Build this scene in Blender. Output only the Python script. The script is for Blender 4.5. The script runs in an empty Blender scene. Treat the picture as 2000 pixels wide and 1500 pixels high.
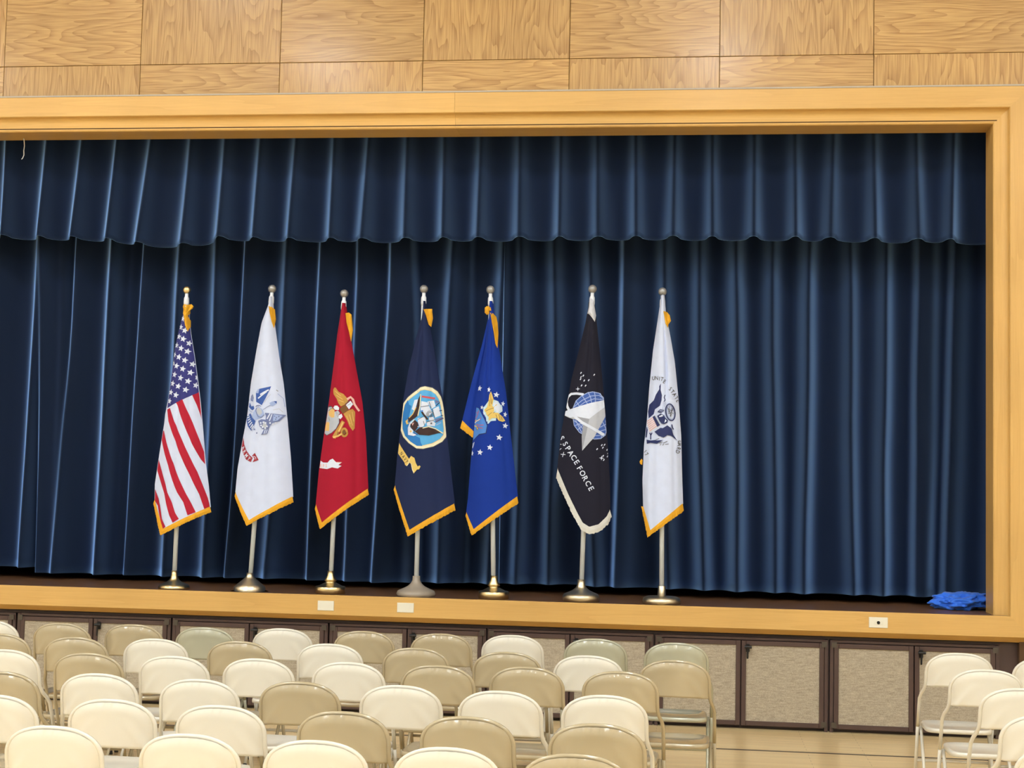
import bpy, bmesh, math, random
from mathutils import Vector, Matrix, noise
sc = bpy.context.scene
COL = sc.collection
PI = math.pi

# ------------------------------------------------------------------ camera
cam_d = bpy.data.cameras.new('camera'); cam = bpy.data.objects.new('camera', cam_d); COL.objects.link(cam)
cam_d.sensor_width = 36.0; cam_d.lens = 36.0 * 2900 / 2000; cam_d.clip_end = 200
_r = Vector((0.99216143, 0.12316464, 0.02112245)); _u = Vector((-0.01272534, -0.06857027, 0.99756513)); _f = Vector((-0.12431313, 0.99001444, 0.06646546))
M = Matrix.Identity(4)
for i in range(3):
    M[i][0] = _r[i]; M[i][1] = _u[i]; M[i][2] = -_f[i]
M[0][3], M[1][3], M[2][3] = 0.98, -11.897, 1.889
cam.matrix_world = M
sc.camera = cam
# ------------------------------------------------------------------ world, exposure (the hall is closed: all light comes from its ceiling lamps)
w = bpy.data.worlds.new('world'); sc.world = w; w.use_nodes = True
w.node_tree.nodes['Background'].inputs[0].default_value = (0.6, 0.65, 0.7, 1)
w.node_tree.nodes['Background'].inputs[1].default_value = 0.05
vs = sc.view_settings
vs.view_transform = 'Standard'; vs.look = 'None'; vs.gamma = 1.0; vs.use_curve_mapping = False
vs.exposure = 0.0
sc.cycles.max_bounces = 5; sc.cycles.diffuse_bounces = 3; sc.cycles.glossy_bounces = 2; sc.cycles.transmission_bounces = 1; sc.cycles.caustics_reflective = False; sc.cycles.caustics_refractive = False
LAMP_W = 49.0            # radiance of the ceiling-lamp diffusers
LAMP_COL = (0.87, 0.95, 1.0)

# ------------------------------------------------------------------ helpers
def link(name, me, parent=None, loc=None):
    o = bpy.data.objects.new(name, me); COL.objects.link(o)
    if parent is not None: o.parent = parent
    if loc is not None: o.location = loc
    return o
def tag(o, label=None, cat=None, group=None, kind=None):
    if label: o['label'] = label
    if cat: o['category'] = cat
    if group: o['group'] = group
    if kind: o['kind'] = kind
    return o
def mesh(name, verts, faces, mat=None, smooth=False, mats=None, mi=None):
    me = bpy.data.meshes.new(name); me.from_pydata([tuple(v) for v in verts], [], faces)
    if mats:
        for m in mats: me.materials.append(m)
    elif mat: me.materials.append(mat)
    if mi: me.polygons.foreach_set('material_index', mi)
    if smooth: me.polygons.foreach_set('use_smooth', [True] * len(me.polygons))
    me.update(); return me
class MB:
    def __init__(s): s.v = []; s.f = []; s.mi = []
    def add(s, v, f, m=0):
        n = len(s.v); s.v += [tuple(q) for q in v]; s.f += [tuple(i + n for i in q) for q in f]; s.mi += [m] * len(f); return s
    def box(s, a, b, m=0, bev=0):
        x0, y0, z0 = a; x1, y1, z1 = b
        if bev <= 0:
            return s.add([(x0,y0,z0),(x1,y0,z0),(x1,y1,z0),(x0,y1,z0),(x0,y0,z1),(x1,y0,z1),(x1,y1,z1),(x0,y1,z1)],
                [(0,3,2,1),(4,5,6,7),(0,1,5,4),(1,2,6,5),(2,3,7,6),(3,0,4,7)], m)
        # front (-y) edges chamfered
        return s.add([(x0+bev,y0,z0+bev),(x1-bev,y0,z0+bev),(x1-bev,y0,z1-bev),(x0+bev,y0,z1-bev),
                      (x0,y0+bev,z0),(x1,y0+bev,z0),(x1,y0+bev,z1),(x0,y0+bev,z1),
                      (x0,y1,z0),(x1,y1,z0),(x1,y1,z1),(x0,y1,z1)],
            [(0,1,2,3),(0,4,5,1),(1,5,6,2),(2,6,7,3),(3,7,4,0),(4,8,9,5),(5,9,10,6),(6,10,11,7),(7,11,8,4),(8,11,10,9)], m)
    def tube(s, path, r, n=8, m=0, caps=True):
        P = [Vector(p) for p in path]; R = r if isinstance(r, (list, tuple)) else [r] * len(P)
        T = []
        for i in range(len(P)):
            a = P[max(i-1,0)]; b = P[min(i+1,len(P)-1)]; T.append((b-a).normalized())
        up = Vector((0,0,1)) if abs(T[0].z) < .9 else Vector((1,0,0))
        nrm = (up - T[0]*up.dot(T[0])).normalized()
        vs_ = []
        for i, p in enumerate(P):
            nrm = (nrm - T[i]*nrm.dot(T[i])).normalized(); bi = T[i].cross(nrm)
            for k in range(n):
                a = 2*PI*k/n; vs_.append(p + (nrm*math.cos(a) + bi*math.sin(a))*R[i])
        fs = [(i*n+k, i*n+(k+1)%n, (i+1)*n+(k+1)%n, (i+1)*n+k) for i in range(len(P)-1) for k in range(n)]
        if caps: fs += [tuple(range(n-1,-1,-1)), tuple((len(P)-1)*n+k for k in range(n))]
        return s.add(vs_, fs, m)
    def lathe(s, prof, n=28, m=0, c=(0,0,0), flute=0.0):
        vs_ = []
        for r, z in prof:
            for k in range(n):
                a = 2*PI*k/n; rr = r*(1 + (flute if k % 2 else 0))
                vs_.append((c[0]+rr*math.cos(a), c[1]+rr*math.sin(a), c[2]+z))
        fs = [(i*n+k, i*n+(k+1)%n, (i+1)*n+(k+1)%n, (i+1)*n+k) for i in range(len(prof)-1) for k in range(n)]
        fs += [tuple(range(n-1,-1,-1)), tuple((len(prof)-1)*n+k for k in range(n))]
        return s.add(vs_, fs, m)
    def build(s, name, mat, parent=None, loc=None, smooth=False, mats=None):
        return link(name, mesh(name, s.v, s.f, mat, smooth, mats, s.mi if mats else None), parent, loc)
def empty(name, loc=(0,0,0), rz=0):
    o = bpy.data.objects.new(name, None); COL.objects.link(o); o.location = loc; o.rotation_euler = (0,0,rz); o.empty_display_size = .1
    return o
def lerp_list(pts, x):
    if x <= pts[0][0]: return pts[0][1]
    for (a, b), (c, d) in zip(pts, pts[1:]):
        if x <= c: return b + (d-b)*(x-a)/(c-a) if c > a else d
    return pts[-1][1]

# ------------------------------------------------------------------ materials
MATS = {}
def new_mat(name):
    m = bpy.data.materials.new(name); m.use_nodes = True; MATS[name] = m
    nt = m.node_tree; return m, nt, nt.nodes['Principled BSDF']
def N(nt, t, **kw):
    n = nt.nodes.new(t)
    for k, v in kw.items(): setattr(n, k, v)
    return n
def plain(name, col, rough=.5, metal=0, coat=0, sheen=0, sheen_tint=(1,1,1), spec=.5, var=0.0, vscale=8, bump=0, bscale=200, sheen_rough=.5):
    m, nt, b = new_mat(name)
    b.inputs['Roughness'].default_value = rough; b.inputs['Metallic'].default_value = metal
    b.inputs['Coat Weight'].default_value = coat; b.inputs['Coat Roughness'].default_value = .13
    b.inputs['Sheen Weight'].default_value = sheen; b.inputs['Sheen Roughness'].default_value = sheen_rough; b.inputs['Sheen Tint'].default_value = (*sheen_tint, 1)
    b.inputs['Specular IOR Level'].default_value = spec
    tc = N(nt, 'ShaderNodeTexCoord')
    nz = N(nt, 'ShaderNodeTexNoise'); nz.inputs['Scale'].default_value = vscale; nz.inputs['Detail'].default_value = 2
    nt.links.new(tc.outputs['Object'], nz.inputs['Vector'])
    mx = N(nt, 'ShaderNodeMix', data_type='RGBA')
    mx.inputs[6].default_value = (*[c*(1-var) for c in col], 1); mx.inputs[7].default_value = (*[min(1, c*(1+var)) for c in col], 1)
    nt.links.new(nz.outputs['Fac'], mx.inputs[0]); nt.links.new(mx.outputs[2], b.inputs['Base Color'])
    if bump > 0:
        n2 = N(nt, 'ShaderNodeTexNoise'); n2.inputs['Scale'].default_value = bscale; n2.inputs['Detail'].default_value = 2
        nt.links.new(tc.outputs['Object'], n2.inputs['Vector'])
        bp = N(nt, 'ShaderNodeBump'); bp.inputs['Strength'].default_value = bump; bp.inputs['Distance'].default_value = .003
        nt.links.new(n2.outputs['Fac'], bp.inputs['Height']); nt.links.new(bp.outputs['Normal'], b.inputs['Normal'])
    return m
def wood(name, light, dark, rings=26, along=.5, across=3.2, contrast=.8, rough=.35, coat=.3, fine=.35, coord='Object', lo=.42, hi=.62):
    """grain runs along local X; contours of a stretched noise give the cathedral figure"""
    m, nt, b = new_mat(name)
    tc = N(nt, 'ShaderNodeTexCoord'); oi = N(nt, 'ShaderNodeObjectInfo')
    ad = N(nt, 'ShaderNodeVectorMath', operation='ADD'); cb = N(nt, 'ShaderNodeCombineXYZ'); ml = N(nt, 'ShaderNodeMath', operation='MULTIPLY'); ml.inputs[1].default_value = 60
    nt.links.new(oi.outputs['Random'], ml.inputs[0])
    for k in range(3): nt.links.new(ml.outputs[0], cb.inputs[k])
    nt.links.new(tc.outputs[coord], ad.inputs[0]); nt.links.new(cb.outputs[0], ad.inputs[1])
    mp = N(nt, 'ShaderNodeMapping'); mp.inputs['Scale'].default_value = (along, across, across); nt.links.new(ad.outputs[0], mp.inputs['Vector'])
    n1 = N(nt, 'ShaderNodeTexNoise'); n1.inputs['Scale'].default_value = 1.0; n1.inputs['Detail'].default_value = 2.5; n1.inputs['Roughness'].default_value = .45
    nt.links.new(mp.outputs[0], n1.inputs['Vector'])
    m1 = N(nt, 'ShaderNodeMath', operation='MULTIPLY'); m1.inputs[1].default_value = rings; nt.links.new(n1.outputs['Fac'], m1.inputs[0])
    fr = N(nt, 'ShaderNodeMath', operation='FRACT'); nt.links.new(m1.outputs[0], fr.inputs[0])
    pw = N(nt, 'ShaderNodeMath', operation='POWER'); pw.inputs[1].default_value = 2.2; nt.links.new(fr.outputs[0], pw.inputs[0])
    mp2 = N(nt, 'ShaderNodeMapping'); mp2.inputs['Scale'].default_value = (4, 130, 130); nt.links.new(ad.outputs[0], mp2.inputs['Vector'])
    n2 = N(nt, 'ShaderNodeTexNoise'); n2.inputs['Scale'].default_value = 1.0; n2.inputs['Detail'].default_value = 3; nt.links.new(mp2.outputs[0], n2.inputs['Vector'])
    mx = N(nt, 'ShaderNodeMath', operation='MULTIPLY_ADD'); mx.inputs[1].default_value = contrast
    f2 = N(nt, 'ShaderNodeMapRange'); f2.inputs[1].default_value = lo; f2.inputs[2].default_value = hi; f2.inputs[3].default_value = 0; f2.inputs[4].default_value = fine
    nt.links.new(n2.outputs['Fac'], f2.inputs[0])
    nt.links.new(pw.outputs[0], mx.inputs[0]); nt.links.new(f2.outputs[0], mx.inputs[2])
    n3 = N(nt, 'ShaderNodeTexNoise'); n3.inputs['Scale'].default_value = 1.2; nt.links.new(ad.outputs[0], n3.inputs['Vector'])
    cr = N(nt, 'ShaderNodeMix', data_type='RGBA'); cr.inputs[6].default_value = (*light, 1); cr.inputs[7].default_value = (*dark, 1)
    nt.links.new(mx.outputs[0], cr.inputs[0])
    hv = N(nt, 'ShaderNodeHueSaturation'); rv = N(nt, 'ShaderNodeMapRange'); rv.inputs[3].default_value = .86; rv.inputs[4].default_value = 1.14
    ro = N(nt, 'ShaderNodeMapRange'); ro.inputs[3].default_value = .94; ro.inputs[4].default_value = 1.06; nt.links.new(oi.outputs['Random'], ro.inputs[0])
    vm = N(nt, 'ShaderNodeMath', operation='MULTIPLY'); nt.links.new(n3.outputs['Fac'], rv.inputs[0]); nt.links.new(rv.outputs[0], vm.inputs[0]); nt.links.new(ro.outputs[0], vm.inputs[1])
    nt.links.new(vm.outputs[0], hv.inputs['Value']); nt.links.new(cr.outputs[2], hv.inputs['Color'])
    nt.links.new(hv.outputs[0], b.inputs['Base Color'])
    b.inputs['Roughness'].default_value = rough; b.inputs['Coat Weight'].default_value = coat; b.inputs['Coat Roughness'].default_value = .16
    return m
OAK = wood('oak_veneer', (.60, .365, .135), (.34, .165, .042), rings=20, along=.50, across=3.5, contrast=.56, rough=.42, coat=.35, fine=.46)
MAPLE_TRIM = wood('maple_trim', (.74, .445, .14), (.63, .35, .098), rings=7, along=.25, across=5, contrast=.35, rough=.45, coat=.12, fine=.25)
STAGE_WOOD = wood('stage_floor_wood', (.16, .075, .032), (.08, .035, .016), rings=8, along=.3, across=8, contrast=.5, rough=.45, coat=.1)
CREAM = plain('cream_paint', (.73, .68, .585), rough=.32, coat=.25, var=.03, vscale=3)
TAN = plain('tan_enamel', (.44, .355, .22), rough=.26, coat=.9, var=.04, vscale=3)
SAGE = plain('sage_beige_enamel', (.42, .40, .29), rough=.26, coat=.9, var=.04, vscale=3)
RUBBER = plain('dark_rubber', (.03, .028, .026), rough=.7)
DARKSTEEL = plain('dark_steel', (.10, .085, .07), rough=.4, metal=.6)
PLUM = plain('dark_brown_paint', (.075, .042, .036), rough=.45, var=.12, vscale=10)
BLACK = plain('black_metal', (.012, .011, .011), rough=.4, metal=.3)
VOID = plain('stage_black', (.012, .012, .014), rough=.95)
WALLP = plain('cream_wall_paint', (.78, .74, .66), rough=.8, var=.03)
CEILP = plain('ceiling_white', (.85, .84, .80), rough=.9, var=.03)
IVORY = plain('ivory_plastic', (.84, .80, .68), rough=.35, var=.02)
CAULK = plain('grey_caulk', (.52, .45, .38), rough=.8, var=.1, vscale=30)
WHITE_POLE = plain('white_pole_enamel', (.82, .90, 1.0), rough=.3, coat=.3)
BRASS = plain('polished_brass', (.86, .70, .40), rough=.28, metal=1, var=.06)
BRUSHED = plain('pale_brushed_brass', (.74, .66, .50), rough=.36, metal=1, var=.06)
TAUPE = plain('taupe_enamel', (.36, .30, .24), rough=.35, coat=.3)
SILVER = plain('satin_silver', (.36, .355, .36), rough=.38, metal=.55)
FERRULE = plain('white_ferrule', (.78, .82, .92), rough=.25, coat=.4)
STRING = plain('white_string', (.8, .8, .8), rough=.9)
BLUECLOTH = plain('bright_blue_cloth', (.02, .17, .90), rough=.6, sheen=.3, var=.15, vscale=12)
# velvet
def velvet(name, col, sharp, broad):
    """dark pile plus two fibre-sheen lobes"""
    m = plain(name, col, rough=.95, spec=.05, var=.15, vscale=5)
    nt = m.node_tree; b = nt.nodes['Principled BSDF']; out = nt.nodes['Material Output']
    prev = b.outputs[0]
    for col_, r_ in ((sharp, .30), (sharp, .42), (tuple(.4*q for q in sharp), .55), (broad, .80)):
        sh = N(nt, 'ShaderNodeBsdfSheen'); sh.inputs['Color'].default_value = (*col_, 1); sh.inputs['Roughness'].default_value = r_
        ad = N(nt, 'ShaderNodeAddShader'); nt.links.new(prev, ad.inputs[0]); nt.links.new(sh.outputs[0], ad.inputs[1]); prev = ad.outputs[0]
    nt.links.new(prev, out.inputs['Surface'])
    return m
VELVET = velvet('navy_velvet', (.0044, .0066, .017), (.26, .48, .92), (.016, .031, .085))
# woven door fabric
def woven():
    m, nt, b = new_mat('woven_grille_cloth')
    tc = N(nt, 'ShaderNodeTexCoord'); mp = N(nt, 'ShaderNodeMapping'); mp.inputs['Scale'].default_value = (14, 14, 120)
    nt.links.new(tc.outputs['Object'], mp.inputs['Vector'])
    n1 = N(nt, 'ShaderNodeTexNoise'); n1.inputs['Scale'].default_value = 1; n1.inputs['Detail'].default_value = 3; nt.links.new(mp.outputs[0], n1.inputs['Vector'])
    n2 = N(nt, 'ShaderNodeTexNoise'); n2.inputs['Scale'].default_value = 160; nt.links.new(tc.outputs['Object'], n2.inputs['Vector'])
    ad = N(nt, 'ShaderNodeMath', operation='MULTIPLY_ADD'); ad.inputs[1].default_value = .5; nt.links.new(n1.outputs['Fac'], ad.inputs[0])
    h = N(nt, 'ShaderNodeMath', operation='MULTIPLY'); h.inputs[1].default_value = .5; nt.links.new(n2.outputs['Fac'], h.inputs[0]); nt.links.new(h.outputs[0], ad.inputs[2])
    cr = N(nt, 'ShaderNodeValToRGB'); cr.color_ramp.elements[0].position = .36; cr.color_ramp.elements[0].color = (.30, .25, .185, 1)
    cr.color_ramp.elements[1].position = .66; cr.color_ramp.elements[1].color = (.53, .455, .35, 1)
    nt.links.new(ad.outputs[0], cr.inputs[0]); nt.links.new(cr.outputs[0], b.inputs['Base Color'])
    b.inputs['Roughness'].default_value = .85
    return m
WOVEN = woven()
def gym_floor():
    m, nt, b = new_mat('maple_strip_floor')
    tc = N(nt, 'ShaderNodeTexCoord')
    br = N(nt, 'ShaderNodeTexBrick'); br.offset = .37; br.inputs['Scale'].default_value = 1; br.inputs['Brick Width'].default_value = 1.1; br.inputs['Row Height'].default_value = .057
    br.inputs['Mortar Size'].default_value = .0012; br.inputs['Color1'].default_value = (.88, .66, .35, 1); br.inputs['Color2'].default_value = (.82, .59, .30, 1); br.inputs['Mortar'].default_value = (.25, .15, .06, 1)
    br.inputs['Bias'].default_value = -.1
    nt.links.new(tc.outputs['Object'], br.inputs['Vector'])
    mp = N(nt, 'ShaderNodeMapping'); mp.inputs['Scale'].default_value = (1.5, 26, 1); nt.links.new(tc.outputs['Object'], mp.inputs['Vector'])
    n1 = N(nt, 'ShaderNodeTexNoise'); n1.inputs['Scale'].default_value = 1; n1.inputs['Detail'].default_value = 4; nt.links.new(mp.outputs[0], n1.inputs['Vector'])
    hv = N(nt, 'ShaderNodeHueSaturation'); rv = N(nt, 'ShaderNodeMapRange'); rv.inputs[3].default_value = .75; rv.inputs[4].default_value = 1.25
    nt.links.new(n1.outputs['Fac'], rv.inputs[0]); nt.links.new(rv.outputs[0], hv.inputs['Value']); nt.links.new(br.outputs['Color'], hv.inputs['Color'])
    nt.links.new(hv.outputs[0], b.inputs['Base Color'])
    b.inputs['Roughness'].default_value = .3; b.inputs['Coat Weight'].default_value = .4; b.inputs['Coat Roughness'].default_value = .12
    return m
FLOORM = gym_floor()
PAINTLINE = plain('dark_line_paint', (.07, .05, .04), rough=.4)
def emit():
    m, nt, b = new_mat('lamp_diffuser')
    b.inputs['Base Color'].default_value = (.9, .9, .9, 1); b.inputs['Emission Color'].default_value = (*LAMP_COL, 1); b.inputs['Emission Strength'].default_value = LAMP_W
    return m
EMIT = emit()
LAMPBODY = plain('lamp_white_enamel', (.8, .8, .8), rough=.4)
def cloth(name, col, sheen=.03, rough=.75, var=.05):
    return plain(name, col, rough=rough, sheen=sheen, var=var, vscale=14, spec=.12)
F_WHITE = cloth('flag_white', (.65, .72, .96)); F_OFFWHITE = cloth('flag_warm_white', (.70, .72, .82)); F_RED = cloth('flag_red', (.46, .020, .045)); F_CRIMSON = cloth('flag_crimson', (.40, .012, .036))
F_NAVYBLUE = cloth('flag_dark_navy', (.016, .026, .085)); F_CANTON = cloth('flag_canton_blue', (.045, .048, .22)); F_BLUE = cloth('flag_royal_blue', (.010, .040, .32)); F_BLACK = cloth('flag_black', (.016, .016, .030))
F_GOLD = cloth('gold_fringe', (.80, .40, .03), rough=.6, var=.2); F_CREAMFR = cloth('cream_fringe', (.68, .67, .64), rough=.7, var=.12)
INK = {}
def ink(name, col):
    if name not in INK: INK[name] = plain('thread_' + name, col, rough=.65, var=.06, vscale=40, spec=.3)
    return INK[name]
ink('white', (.72,.78,.95)); ink('blue', (.045,.11,.42)); ink('paleblue', (.36,.46,.78)); ink('slate', (.16,.20,.42)); ink('maroon', (.34,.03,.05)); ink('gold', (.55,.30,.07)); ink('palegold', (.80,.50,.18))
ink('brown', (.20,.09,.03)); ink('darkbrown', (.045,.022,.022)); ink('pink', (.80,.45,.42)); ink('sky', (.10,.42,.82)); ink('sea', (.025,.20,.58)); ink('yellow', (.78,.56,.16)); ink('cream', (.86,.80,.58)); ink('navy', (.022,.032,.13))
ink('grey', (.33,.35,.42)); ink('lightgrey', (.50,.53,.62)); ink('globe', (.05,.12,.46)); ink('red', (.62,.10,.12)); ink('charcoal', (.10,.10,.12)); ink('cyanwhite', (.55,.75,.90)); ink('lightblue', (.08,.25,.72))

# ------------------------------------------------------------------ levels measured from the photograph (metres; stage front at y = 0)
Z_STAGE, Z_FASC, Z_BEV, Z_DOOR = .947, .788, .742, .712
Z_TOP, Z_BAND, Z_COVE, Z_SEAM = 5.092, 4.920, 4.806, 5.369
X_R = 3.557; X_L = -7.75; X_RIN = X_R - .172
HX0, HX1, HY0, HZ = -13.5, 11.0, -25.0, 8.6
# ------------------------------------------------------------------ the hall shell
fl = MB().box((HX0-.2, HY0-.2, -.1), (HX1+.2, .3, 0)).build('floor', FLOORM); tag(fl, kind='structure')
cl_ = MB().box((HX0, -.885-.02, 0), (HX1, -.885+.02, .0008)).build('court_line', PAINTLINE, fl)
tag(MB().box((HX0-.2, HY0-.2, HZ), (HX1+.2, .3, HZ+.1)).build('ceiling', CEILP), kind='structure')
tag(MB().box((HX0-.2, HY0, 0), (HX0, .05, HZ)).build('wall_left', WALLP), kind='structure')
tag(MB().box((HX1, HY0, 0), (HX1+.2, .05, HZ)).build('wall_right', WALLP), kind='structure')
tag(MB().box((HX0-.2, HY0-.2, 0), (HX1+.2, HY0, HZ)).build('wall_back', WALLP), kind='structure')
GROUT = plain('dark_panel_joint', (.10, .05, .02), rough=.9)  # plain dark brown backing that shows in the joints between the panels
wf = MB().box((HX0, .062, Z_COVE+.02), (HX1, .30, HZ)).box((X_RIN+.08, .062, 0), (HX1, .30, Z_COVE+.02)).box((HX0, .062, 0), (X_L+.1, .30, Z_COVE+.02)).build('wall_front', GROUT)
tag(wf, kind='structure')
# oak veneer panels, one object each, chequered grain
def panel(x0, x1, z0, z1, vertical):
    g = .002; x0 += g; x1 -= g; z0 += g; z1 -= g
    cx, cz = (x0+x1)/2, (z0+z1)/2; hx, hz = (x1-x0)/2, (z1-z0)/2
    if vertical: me = MB().box((-hz, -.016, -hx), (hz, .016, hx), bev=.0025)
    else: me = MB().box((-hx, -.016, -hz), (hx, .016, hz), bev=.0025)
    o = me.build('panel', OAK, wf, (cx, .046, cz))
    if vertical: o.rotation_euler = (0, PI/2, 0)
    return o
for i in range(-7, 14):
    a, b = -4.98 + 1.22*i, -4.98 + 1.22*(i+1)
    a, b = max(a, HX0+.01), min(b, HX1-.01)
    if b - a < .1: continue
    v = (i % 2 == 0)
    over = b > X_L - .05 and a < X_R + .05
    panel(a, b, Z_TOP - .04 if over else 4.149, Z_SEAM, v)
    panel(a, b, Z_SEAM, Z_SEAM + 1.22, not v)
    panel(a, b, Z_SEAM + 1.22, Z_SEAM + 2.44, v)
    panel(a, b, Z_SEAM + 2.44, HZ - .005, not v)
    if not over or a > 3.0 or b < X_L + .5:
        for q in range(4):
            zz = 4.149 - 1.22*q; aa = max(a, X_R + .004) if a > 0 else a; bb = b if a > 0 else min(b, X_L - .004)
            if bb - aa > .06: panel(aa, bb, max(zz - 1.22, .002), zz, v if q % 2 else not v)
            if q == 0 and over and bb - aa > .06: panel(aa, bb, zz, Z_TOP - .04, v)
# stage enclosure
tag(MB().box((X_L+.174, .02, Z_STAGE-.14), (X_RIN-.001, .31, Z_STAGE)).box((X_L-.6, .31, Z_STAGE-.14), (5.2, 6.5, Z_STAGE)).build('stage_floor', STAGE_WOOD), kind='structure')
tag(MB().box((X_L-.6, 6.5, 0), (5.2, 6.6, 6.2)).build('wall_stage_back', VOID), kind='structure')
tag(MB().box((X_L-.6, .30, 6.1), (5.2, 6.5, 6.2)).build('ceiling_stage', VOID), kind='structure')
tag(MB().box((X_L-.7, .30, 0), (X_L-.6, 6.5, 6.2)).build('wall_stage_left', VOID), kind='structure')
tag(MB().box((5.2, .30, 0), (5.3, 6.5, 6.2)).build('wall_stage_right', VOID), kind='structure')
tag(MB().box((X_L-.1, .13, 0), (3.5, .18, Z_DOOR+.02)).build('wall_stage_front', PLUM), kind='structure')
# proscenium casing: profile (inset d, depth y)
PROF = [(0, .05), (0, .004), (.004, 0), (.166, 0), (.172, .006), (.173, .020)]
for k in range(1, 9):
    a = PI/2*k/8; PROF.append((.174 + .062*(1-math.cos(a)), .020 + .040*math.sin(a)))
PROF += [(.278, .064), (.286, .072), (.287, .36), (.20, .36)]
def casing(name, ends):          # ends: function(d) -> (pointA, pointB) for every profile point
    n = len(PROF); A = []; B = []
    for d, y in PROF:
        a, b = ends(d); A.append((a[0], y, a[1])); B.append((b[0], y, b[1]))
    v = A + B; f = [(i, (i+1) % n, n+(i+1) % n, n+i) for i in range(n)] + [tuple(range(n-1,-1,-1)), tuple(range(n, 2*n))]
    cx = sum(q[0] for q in v)/len(v); cz = sum(q[2] for q in v)/len(v)
    return v, f
def trim(n, ends, vertical=False):
    v, f = casing(n, ends)
    if vertical:     # keep the grain along local X
        v = [(z, y, -x) for x, y, z in v]
        o = link(n, mesh(n, v, f, MAPLE_TRIM)); o.rotation_euler = (0, -PI/2, 0)
    else: o = link(n, mesh(n, v, f, MAPLE_TRIM))
    tag(o, kind='structure'); return o
XJ = -1.039
trim('trim_1', lambda d: ((X_L + d, Z_TOP - d), (XJ - .0008, Z_TOP - d)))
trim('trim_2', lambda d: ((XJ + .0008, Z_TOP - d), (X_R - d, Z_TOP - d)))
trim('trim_3', lambda d: ((X_R - d, Z_TOP - d), (X_R - d, min(Z_STAGE - .172 + d, Z_STAGE))), True)
trim('trim_4', lambda d: ((X_L + d, Z_TOP - d), (X_L + d, min(Z_STAGE - .172 + d, Z_STAGE))), True)
# stage fascia with bevelled lower lip, mitred into the casing
def fascia():
    prof = [(.02, Z_STAGE), (.004, Z_STAGE), (0, Z_STAGE-.004), (0, Z_FASC), (.012, Z_FASC-.008), (.07, Z_BEV), (.13, Z_BEV), (.13, Z_STAGE-.141), (.02, Z_STAGE-.141)]
    def xe(z): return X_R - .172 + (Z_STAGE - max(z, Z_STAGE-.172))
    def xl(z): return X_L + .172 - (Z_STAGE - max(z, Z_STAGE-.172))
    n = len(prof); v = [(xl(z), y, z) for y, z in prof] + [(xe(z), y, z) for y, z in prof]
    f = [(i, n+i, n+(i+1) % n, (i+1) % n) for i in range(n)] + [tuple(range(n)), tuple(range(2*n-1, n-1, -1))]
    tag(link('trim_5', mesh('trim_5', v, f, MAPLE_TRIM)), kind='structure')
fascia()
tag(MB().box((X_L, -.002, Z_TOP-.001), (X_R, .032, Z_TOP+.012)).build('trim_6', CAULK), kind='structure')
# ------------------------------------------------------------------ ceiling lamps of the hall
first = None
for lx in (-11.1, -4.96, 1.2, 7.36):
    for ly in (-5.8, -10.9, -16.0, -21.1):
        if first is None:
            e = empty('ceiling_lamp', (lx, ly, HZ))
            MB().box((-.44, -.84, -.09), (.44, .84, 0)).build('housing', LAMPBODY, e)
            MB().box((-.40, -.80, -.10), (.40, .80, -.089)).build('diffuser', EMIT, e); first = e
        else:
            e = first.copy(); COL.objects.link(e); e.location = (lx, ly, HZ)
            for ch in list(first.children):
                c = ch.copy(); COL.objects.link(c); c.parent = e
        tag(e, 'white rectangular lamp fixed to the hall ceiling', 'lamp', 'ceiling lamps over the hall')
# ------------------------------------------------------------------ storage doors under the stage
POSTS = [-6.0, -4.67, -3.32, -1.988, -.682, .662, 2.025, 3.323]
ORD = ['first', 'second', 'third', 'fourth', 'fifth', 'sixth', 'seventh', 'eighth', 'ninth', 'tenth']
CAB_LAB = ['pair of fabric storage doors under the stage, cut off at the left edge', 'pair of fabric storage doors under the stage, below the leftmost flag',
    'pair of fabric storage doors under the stage, below the second and third flags', 'pair of fabric storage doors under the stage, below the second white wall plate',
    'pair of fabric storage doors under the stage, below the sixth flag', 'pair of fabric storage doors under the stage, right of the central chairs',
    'rightmost pair of fabric storage doors under the stage, behind the right chairs']
for k in range(7):
    a, b = POSTS[k], POSTS[k+1]; mid = (a+b)/2
    cab = empty('storage_cabinet', (mid, .07, 0)); tag(cab, CAB_LAB[k], 'cabinet', 'storage cabinets under the stage')
    L = a - mid + .008; Rr = b - mid - .008; top = Z_DOOR
    MB().box((L, -.004, 0), (L+.026, .05, top)).box((Rr-.026, -.004, 0), (Rr, .05, top)).box((L, .0, top-.018), (Rr, .05, top)).build('cabinet_frame', PLUM, cab)
    for side in (0, 1):
        x0, x1 = (L+.030, -.004) if side == 0 else (.004, Rr-.030)
        z0, z1 = .028, top - .024; t = .036
        d = MB().box((x0, -.014, z0), (x0+t, .02, z1), bev=.003).box((x1-t, -.014, z0), (x1, .02, z1), bev=.003).box((x0+t, -.014, z0), (x1-t, .02, z0+t), bev=.003).box((x0+t, -.014, z1-t), (x1-t, .02, z1), bev=.003).build('door', PLUM, cab)
        MB().box((x0+t-.002, -.004, z0+t-.002), (x1-t+.002, .012, z1-t+.002)).build('fabric_panel', WOVEN, d)
        hx = x0 if side == 0 else x1
        for hz in (z0+.03, z1-.01):
            MB().box((hx-.02, -.020, hz-.022), (hx+.02, -.012, hz+.022)).build('hinge', DARKSTEEL, d)
        if side == 1:
            lz = z1 - .012
            lt = MB().box((x0+.034, -.022, lz-.075), (x0+.062, -.006, lz-.012)); lt.tube([(x0+.048, -.014, lz-.04), (x0+.048, -.045, lz-.04)], .010, 8)
            lt.tube([(x0+.022, -.048, lz-.034), (x0+.078, -.048, lz-.034)], .011, 8); lt.tube([(x0+.048, -.046, lz-.03), (x0+.045, -.046, lz-.125)], .0075, 8)
            lt.build('latch', BLACK, d)
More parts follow.
